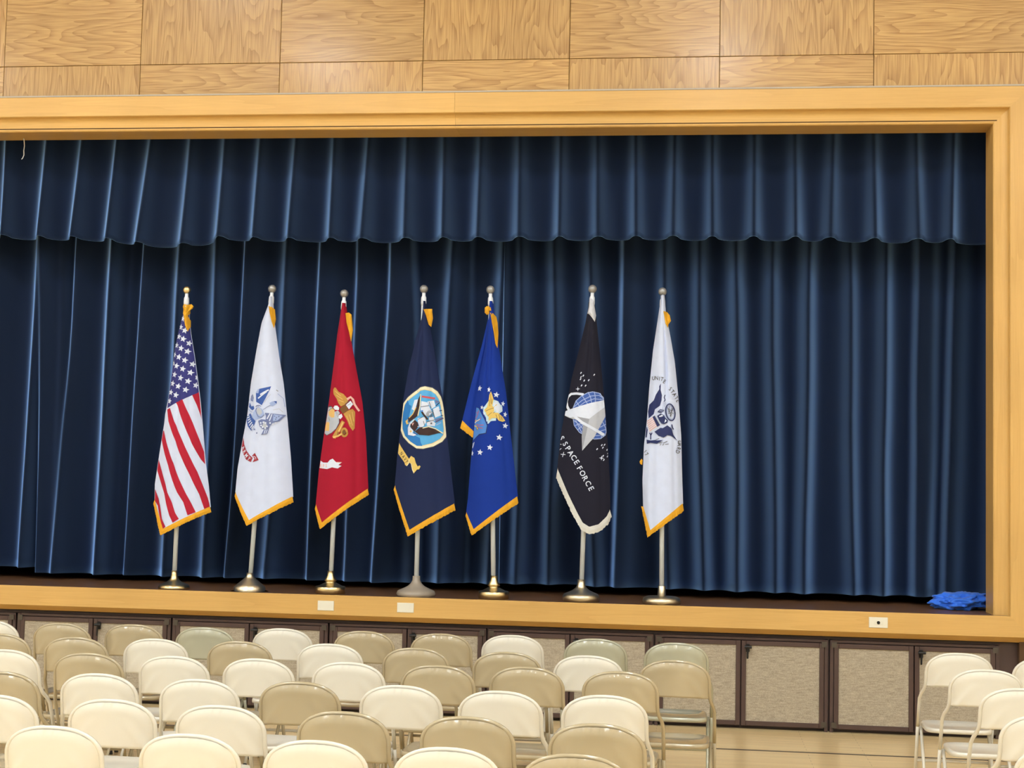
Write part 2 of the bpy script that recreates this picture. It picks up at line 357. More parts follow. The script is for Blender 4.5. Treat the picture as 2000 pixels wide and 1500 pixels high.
# ------------------------------------------------------------------ wall plates on the fascia
def plate(x0, x1, z0, z1, label, hole=False):
    e = MB().box((-(x1-x0)/2, -.006, -(z1-z0)/2), ((x1-x0)/2, .0, (z1-z0)/2), bev=.003).build('wall_plate', IVORY, None, ((x0+x1)/2, 0, (z0+z1)/2))
    tag(e, label, 'wall plate', 'electrical wall plates on the stage edge')
    if hole:
        MB().box((-.034, -.0085, -.017), (.034, -.0055, .017), bev=.001).build('insert', IVORY, e)
        m = MB().tube([(0, -.012, 0), (0, -.004, 0)], .0125, 14); m.build('jack', BLACK, e)
    else:
        for sx in (-.042, .042):
            MB().tube([(sx, -.008, 0), (sx, -.005, 0)], .004, 8).build('screw', IVORY, e)
plate(-2.069, -1.934, .821, .900, 'blank ivory wall plate on the stage edge below the red flag')
plate(-1.411, -1.274, .826, .904, 'blank ivory wall plate on the stage edge below the dark navy flag')
plate(2.321, 2.465, .826, .908, 'ivory wall plate with round black jack, right end of the stage edge', True)
# ------------------------------------------------------------------ curtains
rnd = random.Random(7)
def wob(x, z, s): return noise.noise(Vector((x*1.0, z*.35, s)))
def sheet(name, x0, x1, nx, ztop, zbot, nz, yf, mat, thick=.006):
    v = []; 
    for j in range(nz+1):
        t = j/nz
        for i in range(nx+1):
            x = x0 + (x1-x0)*i/nx; zb = zbot(x); z = ztop + (zb - ztop)*t
            v.append((x, yf(x, z, t), z))
    f = [(j*(nx+1)+i, (j+1)*(nx+1)+i, (j+1)*(nx+1)+i+1, j*(nx+1)+i+1) for j in range(nz) for i in range(nx)]
    o = link(name, mesh(name, v, f, mat, True))
    s = o.modifiers.new('thickness', 'SOLIDIFY'); s.thickness = thick; s.offset = 1 if False else -1
    return o
VAL = [(-5.15,-5.11),(-4.76,-4.78),(-4.43,-4.47),(-4.11,-4.15),(-3.79,-3.87),(-3.44,-3.46),(-3.13,-3.14),(-2.81,-2.84),(-2.49,-2.53),(-2.16,-2.16),(-1.85,-1.88),(-1.52,-1.51),(-1.2,-1.18),(-.88,-.88),(-.55,-.53),(-.2,-.19),(.11,.13),(.43,.45),(.76,.76),(1.07,1.08),(1.42,1.42),(1.75,1.76),(2.07,2.04),(2.39,2.4),(2.73,2.74),(3.04,3.0)]
VAL = [(-5.15-.33*k, -5.11-.33*k) for k in range(8, 0, -1)] + VAL + [(3.42, 3.40)]
VHEM = [(-8, 3.94), (-5.134,3.958),(-4.473,3.944),(-4.145,3.931),(-3.865,3.895),(-3.725,3.882),(-3.472,3.878),(-3.198,3.923),(-3.13,3.945),(-1.911,3.932),(-.59,3.942),(.697,3.951),(1.952,3.943),(2.771,3.927),(3.296,3.919),(3.6,3.915)]
vp = [(a, b, .040 + .012*rnd.random(), .050 + .016*rnd.random(), rnd.uniform(-.5, .5)) for a, b in VAL]
def sbox(d, w, e):        # smooth box of half width w with edge softness e
    q = abs(d)
    if q < w - e: return 1.0
    if q > w + e: return 0.0
    u = (w + e - q)/(2*e); return u*u*(3-2*u)
def ridge(d, w):          # rounded proud pleat
    return math.exp(-(math.sqrt(d*d + .00012)/w)**1.45)
def val_y(x, z, t):
    y = .56
    for a, b, w0, w1, s in vp:
        c = a + (b-a)*t
        d = x - c
        if abs(d) > .3: continue
        ww = w0 + (w1 - w0)*t
        flare = .35 + .65*t
        y -= (.100 + .060*t)*ridge(d, ww*1.15)
        y -= .045*flare*math.exp(-((d - .055*s*2*t - .02)/.10)**2)*t
    y += .030*t*t*wob(x*2.2, z, 3.1) + .012*wob(x*6, z*2, 9)*t
    y -= .045*t*t*math.exp(-((x+3.62)/.26)**2)
    return y
def val_bot(x):
    z = lerp_list(VHEM, x)
    for a, b, w0, w1, s in vp:
        d = x - b
        if abs(d) < .2: z += .014*sbox(d, w1*.9, .02)
    return z
o = sheet('stage_valance', X_L-.3, 3.62, 1240, 5.02, val_bot, 26, val_y, VELVET)
tag(o, 'dark blue velvet valance with box pleats across the top of the stage', 'valance')
# main drapes : (x at upper, middle, lower), kind, strength
FOLDS = [(-4.94,-4.96,-4.98,'r',1.3),(-4.89,-4.86,-4.84,'e',1.2),(-4.73,-4.7,-4.69,'s',0.9),(-4.61,-4.63,-4.66,'e',0.8),(-4.25,-4.26,-4.28,'r',1.3),(-4.09,-4.1,-4.14,'s',0.5),(-3.97,-4.0,-4.04,'e',0.9),(-3.62,-3.64,-3.66,'r',1.0),(-3.29,-3.28,-3.29,'r',1.1),(-3.04,-3.06,-3.1,'e',1.0),(-2.65,-2.67,-2.75,'r',0.9),(-2.34,-2.35,-2.37,'e',0.9),(-2.01,-2.01,-2.04,'e',0.8),(-1.7,-1.74,-1.79,'e',1.0),(-1.55,-1.47,-1.44,'f',0.8),(-1.15,-1.21,-1.21,'r',0.9),(-1.02,-1.01,-1.02,'f',0.5),(-0.71,-0.74,-0.78,'r',1.0),(-0.57,-0.53,-0.54,'r',0.9),(-0.27,-0.24,-0.27,'r',0.9),(0.04,0.06,0.12,'r',1.0),(0.34,0.34,0.31,'e',1.0),(0.68,0.7,0.75,'r',1.0),(0.98,0.99,1.05,'r',1.1),(1.29,1.3,1.33,'r',1.2),(1.6,1.61,1.64,'r',1.0),(1.91,1.89,1.88,'r',1.2),(2.25,2.25,2.29,'r',0.9),(2.54,2.54,2.52,'r',1.1),(2.83,2.81,2.8,'e',0.9),(2.93,2.92,2.87,'s',0.5),(3.12,3.09,3.04,'e',0.9),(3.42,3.42,3.42,'r',1)]
FOLDS = [(-5.04-.33*k, -5.05-.33*k, -5.08-.33*k, 're'[k % 2], 1.0) for k in range(9, 0, -1)] + FOLDS
MHEM = [(-9,1.043),(-5.106,1.043),(-4.864,1.049),(-4.855,1.005),(-4.325,1.002),(-3.697,1.002),(-2.78,1.007),(-2.237,1.005),(-1.789,1.001),(-1.168,1.015),(-0.122,1.028),(0.308,1.02),(0.776,1.021),(1.575,1.015),(2.402,1.015),(2.933,1.019),(4,1.019)]
def main_y(y0):
    def fy(x, z, t):
        y = y0
        u = (3.93 - z)/1.42
        for a, m, b, k, s in FOLDS:
            c = a + (m-a)*u if u < 1 else m + (b-m)*(u-1)
            d = x - c + .016*noise.noise(Vector((a*3.7, z*.9, 1.5)))
            if abs(d) > .36: continue
            g = .75 + .25*min(1, max(0, t))
            if k == 'r':      # rounded proud fold
                y -= s*g*(.190*ridge(d, .056) + .050*math.exp(-(d/.11)**2))
            elif k == 's':
                y -= s*g*.11*math.exp(-(d/.060)**2)
            elif k == 'e':    # fold whose left edge is sharp
                y -= s*g*.185*(math.exp(-(d/.038)**2) if d < 0 else math.exp(-(d/.13)**2))
            else:             # fold whose right edge is sharp
                y -= s*g*.185*(math.exp(-(d/.038)**2) if d > 0 else math.exp(-(d/.12)**2))
        y = y0 - .32*math.tanh((y0 - y)/.32)
        y += .026*wob(x*2.6, z, 5.5) + .010*wob(x*7, z*1.2, 2.2)
        return y
    return fy
mb = lambda x: lerp_list(MHEM, x)
o = sheet('stage_curtain', X_L-.3, -.70, 900, 4.75, mb, 40, main_y(.95), VELVET)
tag(o, 'left dark blue velvet stage curtain, hanging behind the first five flags', 'curtain', 'main stage curtains')
o = sheet('stage_curtain', -.80, 3.75, 600, 4.75, mb, 40, main_y(.97), VELVET)
tag(o, 'right dark blue velvet stage curtain, hanging behind the last two flags', 'curtain', 'main stage curtains')
# loose string under the head casing
o = MB().tube([(-4.905,.30,4.806),(-4.900,.30,4.78),(-4.893,.295,4.74),(-4.900,.30,4.70),(-4.897,.30,4.66),(-4.905,.295,4.632),(-4.915,.295,4.622)], .004, 6).build('loose_string', STRING)
tag(o, 'short white string dangling from the casing at the upper left', 'string')
# crumpled blue cloth at the right end of the stage
def blue_bundle():
    bm = bmesh.new(); bmesh.ops.create_icosphere(bm, subdivisions=5, radius=1)
    for q in bm.verts:
        p = q.co.copy(); d = 1 + .34*noise.noise(p*2.1 + Vector((3, 1, 2))) + .20*noise.noise(p*4.7) + .13*abs(noise.noise(p*9))
        c = Vector((p.x*.215*d, p.y*.13*d, .062 + p.z*.072*d + .030*p.x*p.z*0 + .018*max(0, p.x)))
        c.z = max(c.z, 0.0); q.co = c
    me = bpy.data.meshes.new('cloth_bundle'); bm.to_mesh(me); bm.free(); me.materials.append(BLUECLOTH)
    me.polygons.foreach_set('use_smooth', [True]*len(me.polygons))
    o = link('cloth_bundle', me, None, (3.10, .52, Z_STAGE)); tag(o, 'crumpled bright blue cloth lying on the right end of the stage', 'cloth')
blue_bundle()

# ------------------------------------------------------------------ folding chairs
def arch(x, w=.196, z0=.775, h=.120, p=2.35):
    return z0 + h*(max(0, 1 - abs(x/w)**p))**(1/p)
def yb(z): return -.090 - (z - .70)*.20
def chair_meshes(mat, sfx):
    D = {}
    # hoop of the backrest
    path = [(.226, .062, .42), (.226, .008, .545), (.225, -.018, .605), (.218, -.045, .638), (.204, -.072, .670), (.198, yb(.70), .70), (.196, yb(.74), .74)]
    n = 22; arc = []
    for k in range(n+1):
        a = PI*k/n; cx = math.cos(a); sx = math.sin(a); e = 2/2.35
        x = .196*math.copysign(abs(cx)**e, cx); z = .775 + .120*(abs(sx)**e); arc.append((x, yb(z), z))
    path = path + arc + [(-x, y, z) for x, y, z in reversed(path)]
    D['back_frame'] = MB().tube(path, .0105, 8)
    m = MB(); nu, nv = 32, 16; rim = [(p[0], p[2]) for p in arc] + [(sg*.196, .695 + .01*q) for sg in (-1, 1) for q in range(9)]
    for side in (0, 1):
        g = []
        for j in range(nv+1):
            for i in range(nu+1):
                u = -1 + 2*i/nu; x = u*.193; zt = arch(x, .1955) - .004; zb = .690 + .008*(1-u*u)
                z = zb + (zt-zb)*j/nv; t = j/nv
                ed = min(math.hypot(x-p[0], z-p[1]) for p in rim); rl = max(0, 1 - ed/.042); cr_ = abs((abs(u)-.86)*.193*.80 + (z-zb)*.60)
                bul = (.058*(1-t) + .018*t)*(1 - abs(u)**2.4) + .010 - .0125*rl*rl + .0095*math.exp(-(cr_/.019)**2)*max(0, 1-t*1.5)
                g.append((x, yb(z) - bul + (.004 if side else -.003) , z))
        f = [(j*(nu+1)+i, j*(nu+1)+i+1, (j+1)*(nu+1)+i+1, (j+1)*(nu+1)+i) for j in range(nv) for i in range(nu)]
        m.add(g, f if not side else [tuple(reversed(q)) for q in f])
    k = (nu+1)*(nv+1)
    m.f += [(i+1, i, k+i, k+i+1) for i in range(nu)]; m.mi += [0]*nu
    D['back_panel'] = m
    # seat pan
    def rr(sx, sy, z, n=36):
        out = []
        for q in range(n):
            a = 2*PI*q/n; c, s = math.cos(a), math.sin(a); e = 2/5.0
            out.append((sx*math.copysign(abs(c)**e, c), .02 + sy*math.copysign(abs(s)**e, s), z - .01*(sy*s)))
        return out
    m = MB(); rings = [rr(.09,.09,.424), rr(.155,.16,.428), rr(.185,.19,.442), rr(.195,.199,.440), rr(.199,.203,.432), rr(.199,.203,.416), rr(.185,.19,.414)]
    v = [p for r_ in rings for p in r_]; nn = 36
    f = [(i*nn+q, i*nn+(q+1)%nn, (i+1)*nn+(q+1)%nn, (i+1)*nn+q) for i in range(len(rings)-1) for q in range(nn)]
    f = [tuple(reversed(q)) for q in f] + [tuple(range(nn)), tuple(range(len(rings)*nn-1, (len(rings)-1)*nn-1, -1))]
    m.add(v, f); D['seat'] = m
    for sx in (1, -1):
        a = MB().tube([(sx*.226, .062, .42), (sx*.226, .14, .22), (sx*.226, .215, .02)], .0105, 8); a.tube([(sx*.226, .211, .028), (sx*.226, .222, .0)], .0145, 8, m=1)
        D['leg_f%d' % sx] = a
        a = MB().tube([(sx*.204, .085, .415), (sx*.204, -.07, .20), (sx*.204, -.195, .02)], .0100, 8); a.tube([(sx*.204, -.189, .028), (sx*.204, -.206, .0)], .014, 8, m=1)
        D['leg_r%d' % sx] = a
    D['stretcher_f'] = MB().tube([(-.226, .150, .195), (.226, .150, .195)], .009, 8)
    D['stretcher_r'] = MB().tube([(-.204, -.132, .11), (.204, -.132, .11)], .009, 8)
    return {k: mesh(k.split('_f')[0].split('_r')[0] + sfx if k.startswith(('leg', 'str')) else k + sfx, b.v, b.f, None, True, [mat, RUBBER], b.mi) for k, b in D.items()}
CH = {'c': chair_meshes(CREAM, '_cream'), 't': chair_meshes(TAN, '_tan'), 'g': chair_meshes(SAGE, '_sage')}
NAMES = {'leg_f1':'leg','leg_f-1':'leg','leg_r1':'leg','leg_r-1':'leg','stretcher_f':'stretcher','stretcher_r':'stretcher','back_frame':'back_frame','back_panel':'back_panel','seat':'seat'}
CNAME = {'c':'cream', 't':'glossy tan', 'g':'sage-grey'}
ROWS = {
'A': [(-3.678,-2.431,'c'),(-3.165,-2.453,'t'),(-2.702,-2.379,'t'),(-2.201,-2.419,'g'),(-1.71,-2.317,'c'),(-1.168,-2.303,'t'),(-0.656,-2.299,'t'),(-0.194,-2.242,'c'),(0.348,-2.289,'g'),(0.865,-2.371,'g'),(2.6,-2.404,'c'),(3.095,-2.498,'c')],
'B': [(-3.245,-3.189,'t'),(-2.734,-3.235,'t'),(-2.258,-3.167,'c'),(-1.738,-3.144,'t'),(-1.191,-3.111,'c'),(-0.654,-3.166,'t'),(-0.107,-3.211,'t'),(0.374,-3.246,'c'),(0.872,-3.322,'t'),(2.606,-3.23,'c')],
'C': [(-2.832,-3.952,'c'),(-2.339,-3.976,'t'),(-1.848,-3.972,'c'),(-1.379,-3.948,'c'),(-0.874,-3.96,'c'),(-0.385,-3.95,'t'),(0.086,-3.876,'t'),(0.594,-3.925,'t'),(2.622,-4.016,'c')],
'D': [(-2.432,-4.831,'t'),(-1.947,-4.768,'c'),(-1.411,-4.83,'c'),(-0.922,-4.784,'t'),(-0.424,-4.772,'c'),(0.070,-4.831,'c'),(0.562,-4.838,'c'),(2.543,-4.926,'c')],
'E': [(-2.102,-5.564,'c'),(-1.56,-5.558,'c'),(-1.049,-5.605,'c'),(-0.499,-5.635,'t'),(0.035,-5.636,'t'),(0.586,-5.683,'t'),(2.443,-5.736,'c')],
'F': [(-1.504,-6.279,'c'),(-0.935,-6.327,'c'),(-0.440,-6.345,'c'),(0.07,-6.372,'c'),(0.554,-6.393,'t')]}
RN = {'A':'row nearest the stage','B':'second row from the stage','C':'third row from the stage','D':'fourth row from the stage','E':'fifth row from the stage','F':'row nearest the viewer'}
for rk, row in ROWS.items():
    nl = 0; nr = 0
    for i, (x, y, k) in enumerate(row):
        e = empty('folding_chair', (x, y + .130, 0), math.radians(rnd.uniform(-1.5, 1.5)))
        for key, me in CH[k].items(): link(NAMES[key], me, e)
        if x < 1.5:
            lab = '%s folding chair, %s from the left in the %s' % (CNAME[k], ORD[nl] if nl else 'first', RN[rk]); nl += 1
        elif rk == 'A':
            lab = ['cream folding chair nearest the stage, right of the aisle', 'cream folding chair cut off at the right edge, nearest the stage'][nr]; nr += 1
        else:
            lab = 'cream folding chair right of the aisle, in the %s' % RN[rk]
        tag(e, lab, 'chair', 'folding chairs set out in rows before the stage')

# ------------------------------------------------------------------ flags on stands
from mathutils.geometry import tessellate_polygon
GLYPH = {}
def glyph(ch):
    if ch in GLYPH: return GLYPH[ch]
    cu = bpy.data.curves.new('glyph', 'FONT'); cu.body = ch; cu.align_x = 'CENTER'; cu.align_y = 'CENTER'; cu.size = 1.4; cu.resolution_u = 3; cu.offset = .02
    ob = bpy.data.objects.new('glyph', cu); COL.objects.link(ob)
    dg = bpy.context.evaluated_depsgraph_get(); dg.update(); me = ob.evaluated_get(dg).to_mesh()
    V = [(v.co.x, v.co.y) for v in me.vertices]; F = [tuple(p.vertices) for p in me.polygons]
    ob.evaluated_get(dg).to_mesh_clear(); COL.objects.unlink(ob); bpy.data.objects.remove(ob); bpy.data.curves.remove(cu)
    xs = [v[0] for v in V]; ys = [v[1] for v in V]; cx, cy, h = (min(xs)+max(xs))/2, (min(ys)+max(ys))/2, max(ys)-min(ys)
    GLYPH[ch] = ([((x-cx)/h, (y-cy)/h) for x, y in V], F); return GLYPH[ch]
class Cloth:
    """a draped flag: closed fold of fabric with front and back faces; drawing units are mapped to metres by co"""
    def __init__(s, base, b0, co, left, right, hem, depth=(.040, .092), folds=(), y0=0.0, tw=0.0):
        s.base = base; s.b0 = b0; s.co = co; s.y0 = y0; s.depth = depth; s.folds = folds
        Lp = [s.P(*q) for q in left]; Rp = [s.P(*q) for q in right]; s.hem = [s.P(*q) for q in hem]
        s.zt = (Lp[0][1] + Rp[0][1])/2
        s.L = [((Lp[0][1]-z)/(Lp[0][1]-s.hem[0][1]), x) for x, z in Lp] + [(1.0, s.hem[0][0])]
        s.R = [((Rp[0][1]-z)/(Rp[0][1]-s.hem[-1][1]), x) for x, z in Rp] + [(1.0, s.hem[-1][0])]
        s.hx = sorted(s.hem)
    def P(s, px, py):
        dx, dy = px - s.b0[0], py - s.b0[1]; a, b = s.co
        return (a[0]+a[1]*dx+a[2]*dy+a[3]*dy*dy - s.base[0], b[0]+b[1]*dx+b[2]*dy+b[3]*dy*dy - s.base[2])
    def zb(s, u):
        x = s.hem[0][0] + (s.hem[-1][0]-s.hem[0][0])*(u+1)/2
        return lerp_list(s.hx, x)
    def xz(s, u, t):
        xl, xr = lerp_list(s.L, t), lerp_list(s.R, t)
        return xl + (xr-xl)*(u+1)/2, s.zt + (s.zb(u)-s.zt)*t
    def y(s, u, t):
        t = min(max(t, 0), 1); d = s.depth[0] + (s.depth[1]-s.depth[0])*t**.8
        y = -d*(1-abs(u)**2.4)
        for c, wd, amp, t0, t1 in s.folds:      # furrows: centre, width (in u), depth, from t, to t
            k = min(1, max(0, (t-t0)/.12))*min(1, max(0, (t1-t)/.25)) if t1 < 1.2 else min(1, max(0, (t-t0)/.12))
            y += amp*min(1, t/.35)*k*math.exp(-((u-c)/wd)**2)*(1-u*u)
        return s.y0 + y
    def inv(s, x, z):
        u = 0.0
        for _ in range(14):
            t = (s.zt-z)/(s.zt-s.zb(max(-1, min(1, u)))); tc = max(0, min(1, t))
            xl, xr = lerp_list(s.L, tc), lerp_list(s.R, tc); u = .5*u + .5*(2*(x-xl)/(xr-xl)-1)
        return u, t
    def surf(s, x, z, off, clamp=True):
        u, t = s.inv(x, z)
        if clamp and abs(u) > .975:
            u = math.copysign(.975, u); tc = max(0, min(1, t)); xl, xr = lerp_list(s.L, tc), lerp_list(s.R, tc); x = xl + (xr-xl)*(u+1)/2
        return (x, s.y(max(-1, min(1, u)), t) - off, z)
    def mesh(s, name, mat, parent, ns=44, nt=64):
        m = MB()
        for back in (0, 1):
            g = []
            for j in range(nt+1):
                for i in range(ns+1):
                    u = -1+2*i/ns; t = j/nt; x, z = s.xz(u, t); y = s.y(u, t)
                    if back: y = s.y0 + abs(s.y0 - s.y(u, t))*.8 + .004
                    g.append((x, y, z))
            f = [(j*(ns+1)+i, (j+1)*(ns+1)+i, (j+1)*(ns+1)+i+1, j*(ns+1)+i+1) for j in range(nt) for i in range(ns)]
            m.add(g, f if not back else [tuple(reversed(q)) for q in f])
        return m.build(name, mat, parent, smooth=True)
    def fringe(s, outer, mat, parent, seed=1, n=90, name='fringe'):
        """tassel band between the hem and the outer line (same number of corner points)"""
        rn = random.Random(seed); out = [s.P(*q) for q in outer]
        def along(pl, q):
            L_ = [0]
            for a, b in zip(s.hem, s.hem[1:]): L_.append(L_[-1] + math.hypot(b[0]-a[0], b[1]-a[1]))
            d = q*L_[-1]
            for k in range(len(L_)-1):
                if d <= L_[k+1] + 1e-9:
                    f = (d-L_[k])/(L_[k+1]-L_[k]); return (pl[k][0]+(pl[k+1][0]-pl[k][0])*f, pl[k][1]+(pl[k+1][1]-pl[k][1])*f)
        v = []; f = []
        for i in range(n+1):
            a = along(s.hem, i/n); b = along(out, i/n); k = 1 + rn.uniform(-.10, .06)
            b = (a[0]+(b[0]-a[0])*k, a[1]+(b[1]-a[1])*k); q = (a[0]-(b[0]-a[0])*.12, a[1]-(b[1]-a[1])*.12)
            pa = s.surf(q[0], q[1], .004); pb = s.surf(b[0], b[1], .004 + rn.uniform(0, .004), False); pm = ((pa[0]+pb[0])/2, (pa[1]+pb[1])/2-.004, (pa[2]+pb[2])/2)
            for p in (pa, pm, pb): v.append(p)
            for p in (pb, pa): v.append((p[0], p[1]+.010, p[2]))
        for i in range(n):
            for k in range(5): f.append((i*5+k, i*5+(k+1) % 5, (i+1)*5+(k+1) % 5, (i+1)*5+k))
        f += [(0,1,2,3,4), tuple(n*5+k for k in (4,3,2,1,0))]
        return link(name, mesh(name, v, f, mat), parent)
class Art:
    """stitched pictures laid on a cloth; o, k: origin and scale of the traced drawing"""
    def __init__(s, cl, o=(0,0), k=1.0): s.cl = cl; s.o = o; s.k = k; s.items = []; s.n = 0
    def px(s, p): return (s.o[0]+p[0]/s.k, s.o[1]+p[1]/s.k)
    def poly(s, pts, col): s.items.append(('p', [s.px(p) for p in pts], col)); return s
    def raw(s, pts, col): s.items.append(('p', list(pts), col)); return s
    def stroke(s, pts, wd, col, taper=1.0):
        P = [Vector(s.px(p)) for p in pts]; h = wd/s.k/2; a = []; b = []
        for i, p in enumerate(P):
            d = (P[min(i+1, len(P)-1)]-P[max(i-1, 0)]).normalized(); nn = Vector((-d.y, d.x)); hh = h*(1+(taper-1)*i/max(1, len(P)-1)); a.append(p+nn*hh); b.append(p-nn*hh)
        for i in range(len(P)-1): s.items.append(('p', [tuple(a[i]), tuple(a[i+1]), tuple(b[i+1]), tuple(b[i])], col))
        return s
    def ring(s, c, rx, ry, wd, col, rot=0, n=28):
        q = [(c[0]+rx*math.cos(a)*math.cos(rot)-ry*math.sin(a)*math.sin(rot), c[1]+rx*math.cos(a)*math.sin(rot)+ry*math.sin(a)*math.cos(rot)) for a in [2*PI*i/n for i in range(n+1)]]
        return s.stroke(q, wd, col)
    def disc(s, c, r, col, ry=None, n=18): return s.poly([(c[0]+r*math.cos(2*PI*i/n), c[1]+(ry or r)*math.sin(2*PI*i/n)) for i in range(n)], col)
    def star(s, c, r, col, rot=0, sx=1.0, inner=.42, n=5):
        return s.poly([(c[0]+sx*(r if i % 2 == 0 else r*inner)*math.sin(rot+PI*i/n), c[1]-(r if i % 2 == 0 else r*inner)*math.cos(rot+PI*i/n)) for i in range(2*n)], col)
    def text(s, letters, h, ang, col, wide=1.0):
        for it in letters:
            ch, x, y = it[:3]; a = math.radians(it[3] if len(it) > 3 else ang); V, F = glyph(ch); hh = h/s.k; c = s.px((x, y))
            s.items.append(('m', [(c[0]+(vx*wide*math.cos(a) - vy*math.sin(a))*hh, c[1]-(vx*wide*math.sin(a) + vy*math.cos(a))*hh) for vx, vy in V], col, F))
        return s
    def build(s, name, parent, first=1):
        mats = []; allv = []; allf = []; mi = []; done = []
        for it in s.items:
            loc = [s.cl.P(*p) for p in it[1]]
            bb = (min(p[0] for p in loc), max(p[0] for p in loc), min(p[1] for p in loc), max(p[1] for p in loc))
            li = 1 + max([l for q, l in done if q[0] < bb[1] and bb[0] < q[1] and q[2] < bb[3] and bb[2] < q[3]], default=-1)   # stitched over what lies below
            done.append((bb, li))
            bm = bmesh.new(); vv = [bm.verts.new((x, z, 0)) for x, z in loc]
            if it[0] == 'p':
                for tri in tessellate_polygon([[Vector((x, z, 0)) for x, z in loc]]):
                    try: bm.faces.new([vv[i] for i in tri])
                    except ValueError: pass
            else:
                for q in it[3]:
                    try: bm.faces.new([vv[i] for i in q])
                    except ValueError: pass
            for _ in range(6):
                le = [e for e in bm.edges if e.calc_length() > .014]
                if not le: break
                bmesh.ops.subdivide_edges(bm, edges=le, cuts=1); bmesh.ops.triangulate(bm, faces=bm.faces[:])
            off = .0016 + .0005*(first + li)
            n = len(allv); bm.verts.index_update(); bm.normal_update()
            for q in bm.verts: allv.append(s.cl.surf(q.co.x, q.co.y, off))
            if it[2] not in mats: mats.append(it[2])
            for fc in bm.faces:
                ids = [q.index + n for q in fc.verts]
                if fc.normal.z < 0: ids.reverse()
                allf.append(tuple(ids)); mi.append(mats.index(it[2]))
            bm.free()
        return link(name, mesh(name, allv, allf, None, True, [m if not isinstance(m, str) else INK[m] for m in mats], mi), parent)

B_ROUND = [(.128,0),(.130,.012),(.122,.030),(.100,.042),(.060,.058),(.040,.075),(.030,.095),(.026,.120),(.024,.150)]
B_BELL = [(.155,0),(.160,.022),(.150,.045),(.110,.062),(.070,.082),(.045,.105),(.032,.130),(.030,.165)]
B_STEP = [(.122,0),(.124,.055),(.118,.060),(.095,.064),(.055,.085),(.034,.098),(.050,.103),(.046,.120),(.030,.150),(.028,.185)]
B_FLAT = [(.150,0),(.154,.025),(.146,.048),(.120,.058),(.050,.060),(.033,.063),(.031,.140),(.029,.143)]
def stand(e, prof, bmat, top, ball, fmat, flute=0, ball_r=.035):
    """base, pole (leaning as it stands in its socket), ferrule and ball; top: local (x, z) of the ball centre"""
    b = MB().lathe(prof, 32, flute=flute); b.build('base', bmat, e, smooth=True)
    zb = prof[-1][1]; x, z = top
    d = Vector((x, 0, z-.02)); 
    def at(f): return tuple(Vector((0, 0, .02)) + d*f)
    MB().tube([at(.02), at(.97)], .0195, 12).build('pole', WHITE_POLE, e, smooth=True)
    MB().tube([at(.945), at(.955), at(.972), at(.978), at(.995)], [.021, .024, .022, .015, .015], 12).build('ferrule', fmat, e, smooth=True)
    bm = MB(); prof2 = [(max(.0015, ball_r*math.sin(PI*i/10)), -ball_r*math.cos(PI*i/10)) for i in range(11)]
    bm.lathe(prof2, 20, c=(x, 0, z)); bm.build('finial', ball, e, smooth=True)
def slab(cl, pts, mat, parent, name='fringe', off=.006, th=.014, seed=3):
    """small piece of fringe or sleeve with thickness, bulged, lying on the cloth"""
    P = [cl.P(*p) for p in pts]; rn = random.Random(seed); n = len(P)
    cx = sum(p[0] for p in P)/n; cz = sum(p[1] for p in P)/n
    fr = [(x, cl.surf(x, z, off, False)[1], z) for x, z in P]
    mid = [(cx+(x-cx)*.62, cl.surf(cx+(x-cx)*.62, cz+(z-cz)*.62, off+th*.7, False)[1], cz+(z-cz)*.62) for x, z in P]
    ctr = (cx, cl.surf(cx, cz, off+th*.8, False)[1], cz); bk = [(x, y+th, z) for x, y, z in fr]
    v = fr + mid + bk + [ctr]
    f = [(i, (i+1) % n, n+(i+1) % n, n+i) for i in range(n)] + [(n+i, n+(i+1) % n, 3*n) for i in range(n)] + [(2*n+i, 2*n+(i+1) % n, (i+1) % n, i) for i in range(n)] + [tuple(range(2*n, 3*n))]
    return link(name, mesh(name, v, f, mat), parent)
FY = .17
def flag_root(name, x, label):
    e = empty(name, (x, FY, Z_STAGE)); return tag(e, label, 'flag', 'flags on stands along the front of the stage')
CO = {1: ((337,1157), [[-3.3491,.004463,.00015973,-3.9777e-09],[.91802,7.7137e-05,-.004238,1.0553e-07]]),
      2: ((485,1160), [[-2.6975,.0044054,.00014293,-3.5367e-09],[.9249,7.6143e-05,-.0042106,1.0418e-07]]),
      3: ((643,1165), [[-2.0109,.0043451,.00012546,-3.0834e-09],[.92463,7.5104e-05,-.0041814,1.0276e-07]]),
      4: ((811,1166), [[-1.2917,.0042823,.00010741,-2.6205e-09],[.94226,7.4022e-05,-.0041516,1.0128e-07]]),
      5: ((963,1171), [[-.64953,.0042267,9.1493e-05,-2.218e-09],[.94111,7.3063e-05,-.0041242,9.997e-08]]),
      6: ((1134,1178), [[.063002,.0041654,7.4069e-05,-1.783e-09],[.9342,7.2006e-05,-.0040936,9.8527e-08]]),
      7: ((1292,1182), [[.71193,.00411,5.8421e-05,-1.3971e-09],[.93795,7.105e-05,-.0040661,9.7222e-08]])}
def start(k, label, name):
    b0, co = CO[k]; e = flag_root(name, co[0][0], label); return e, (co[0][0], FY, Z_STAGE), b0, co

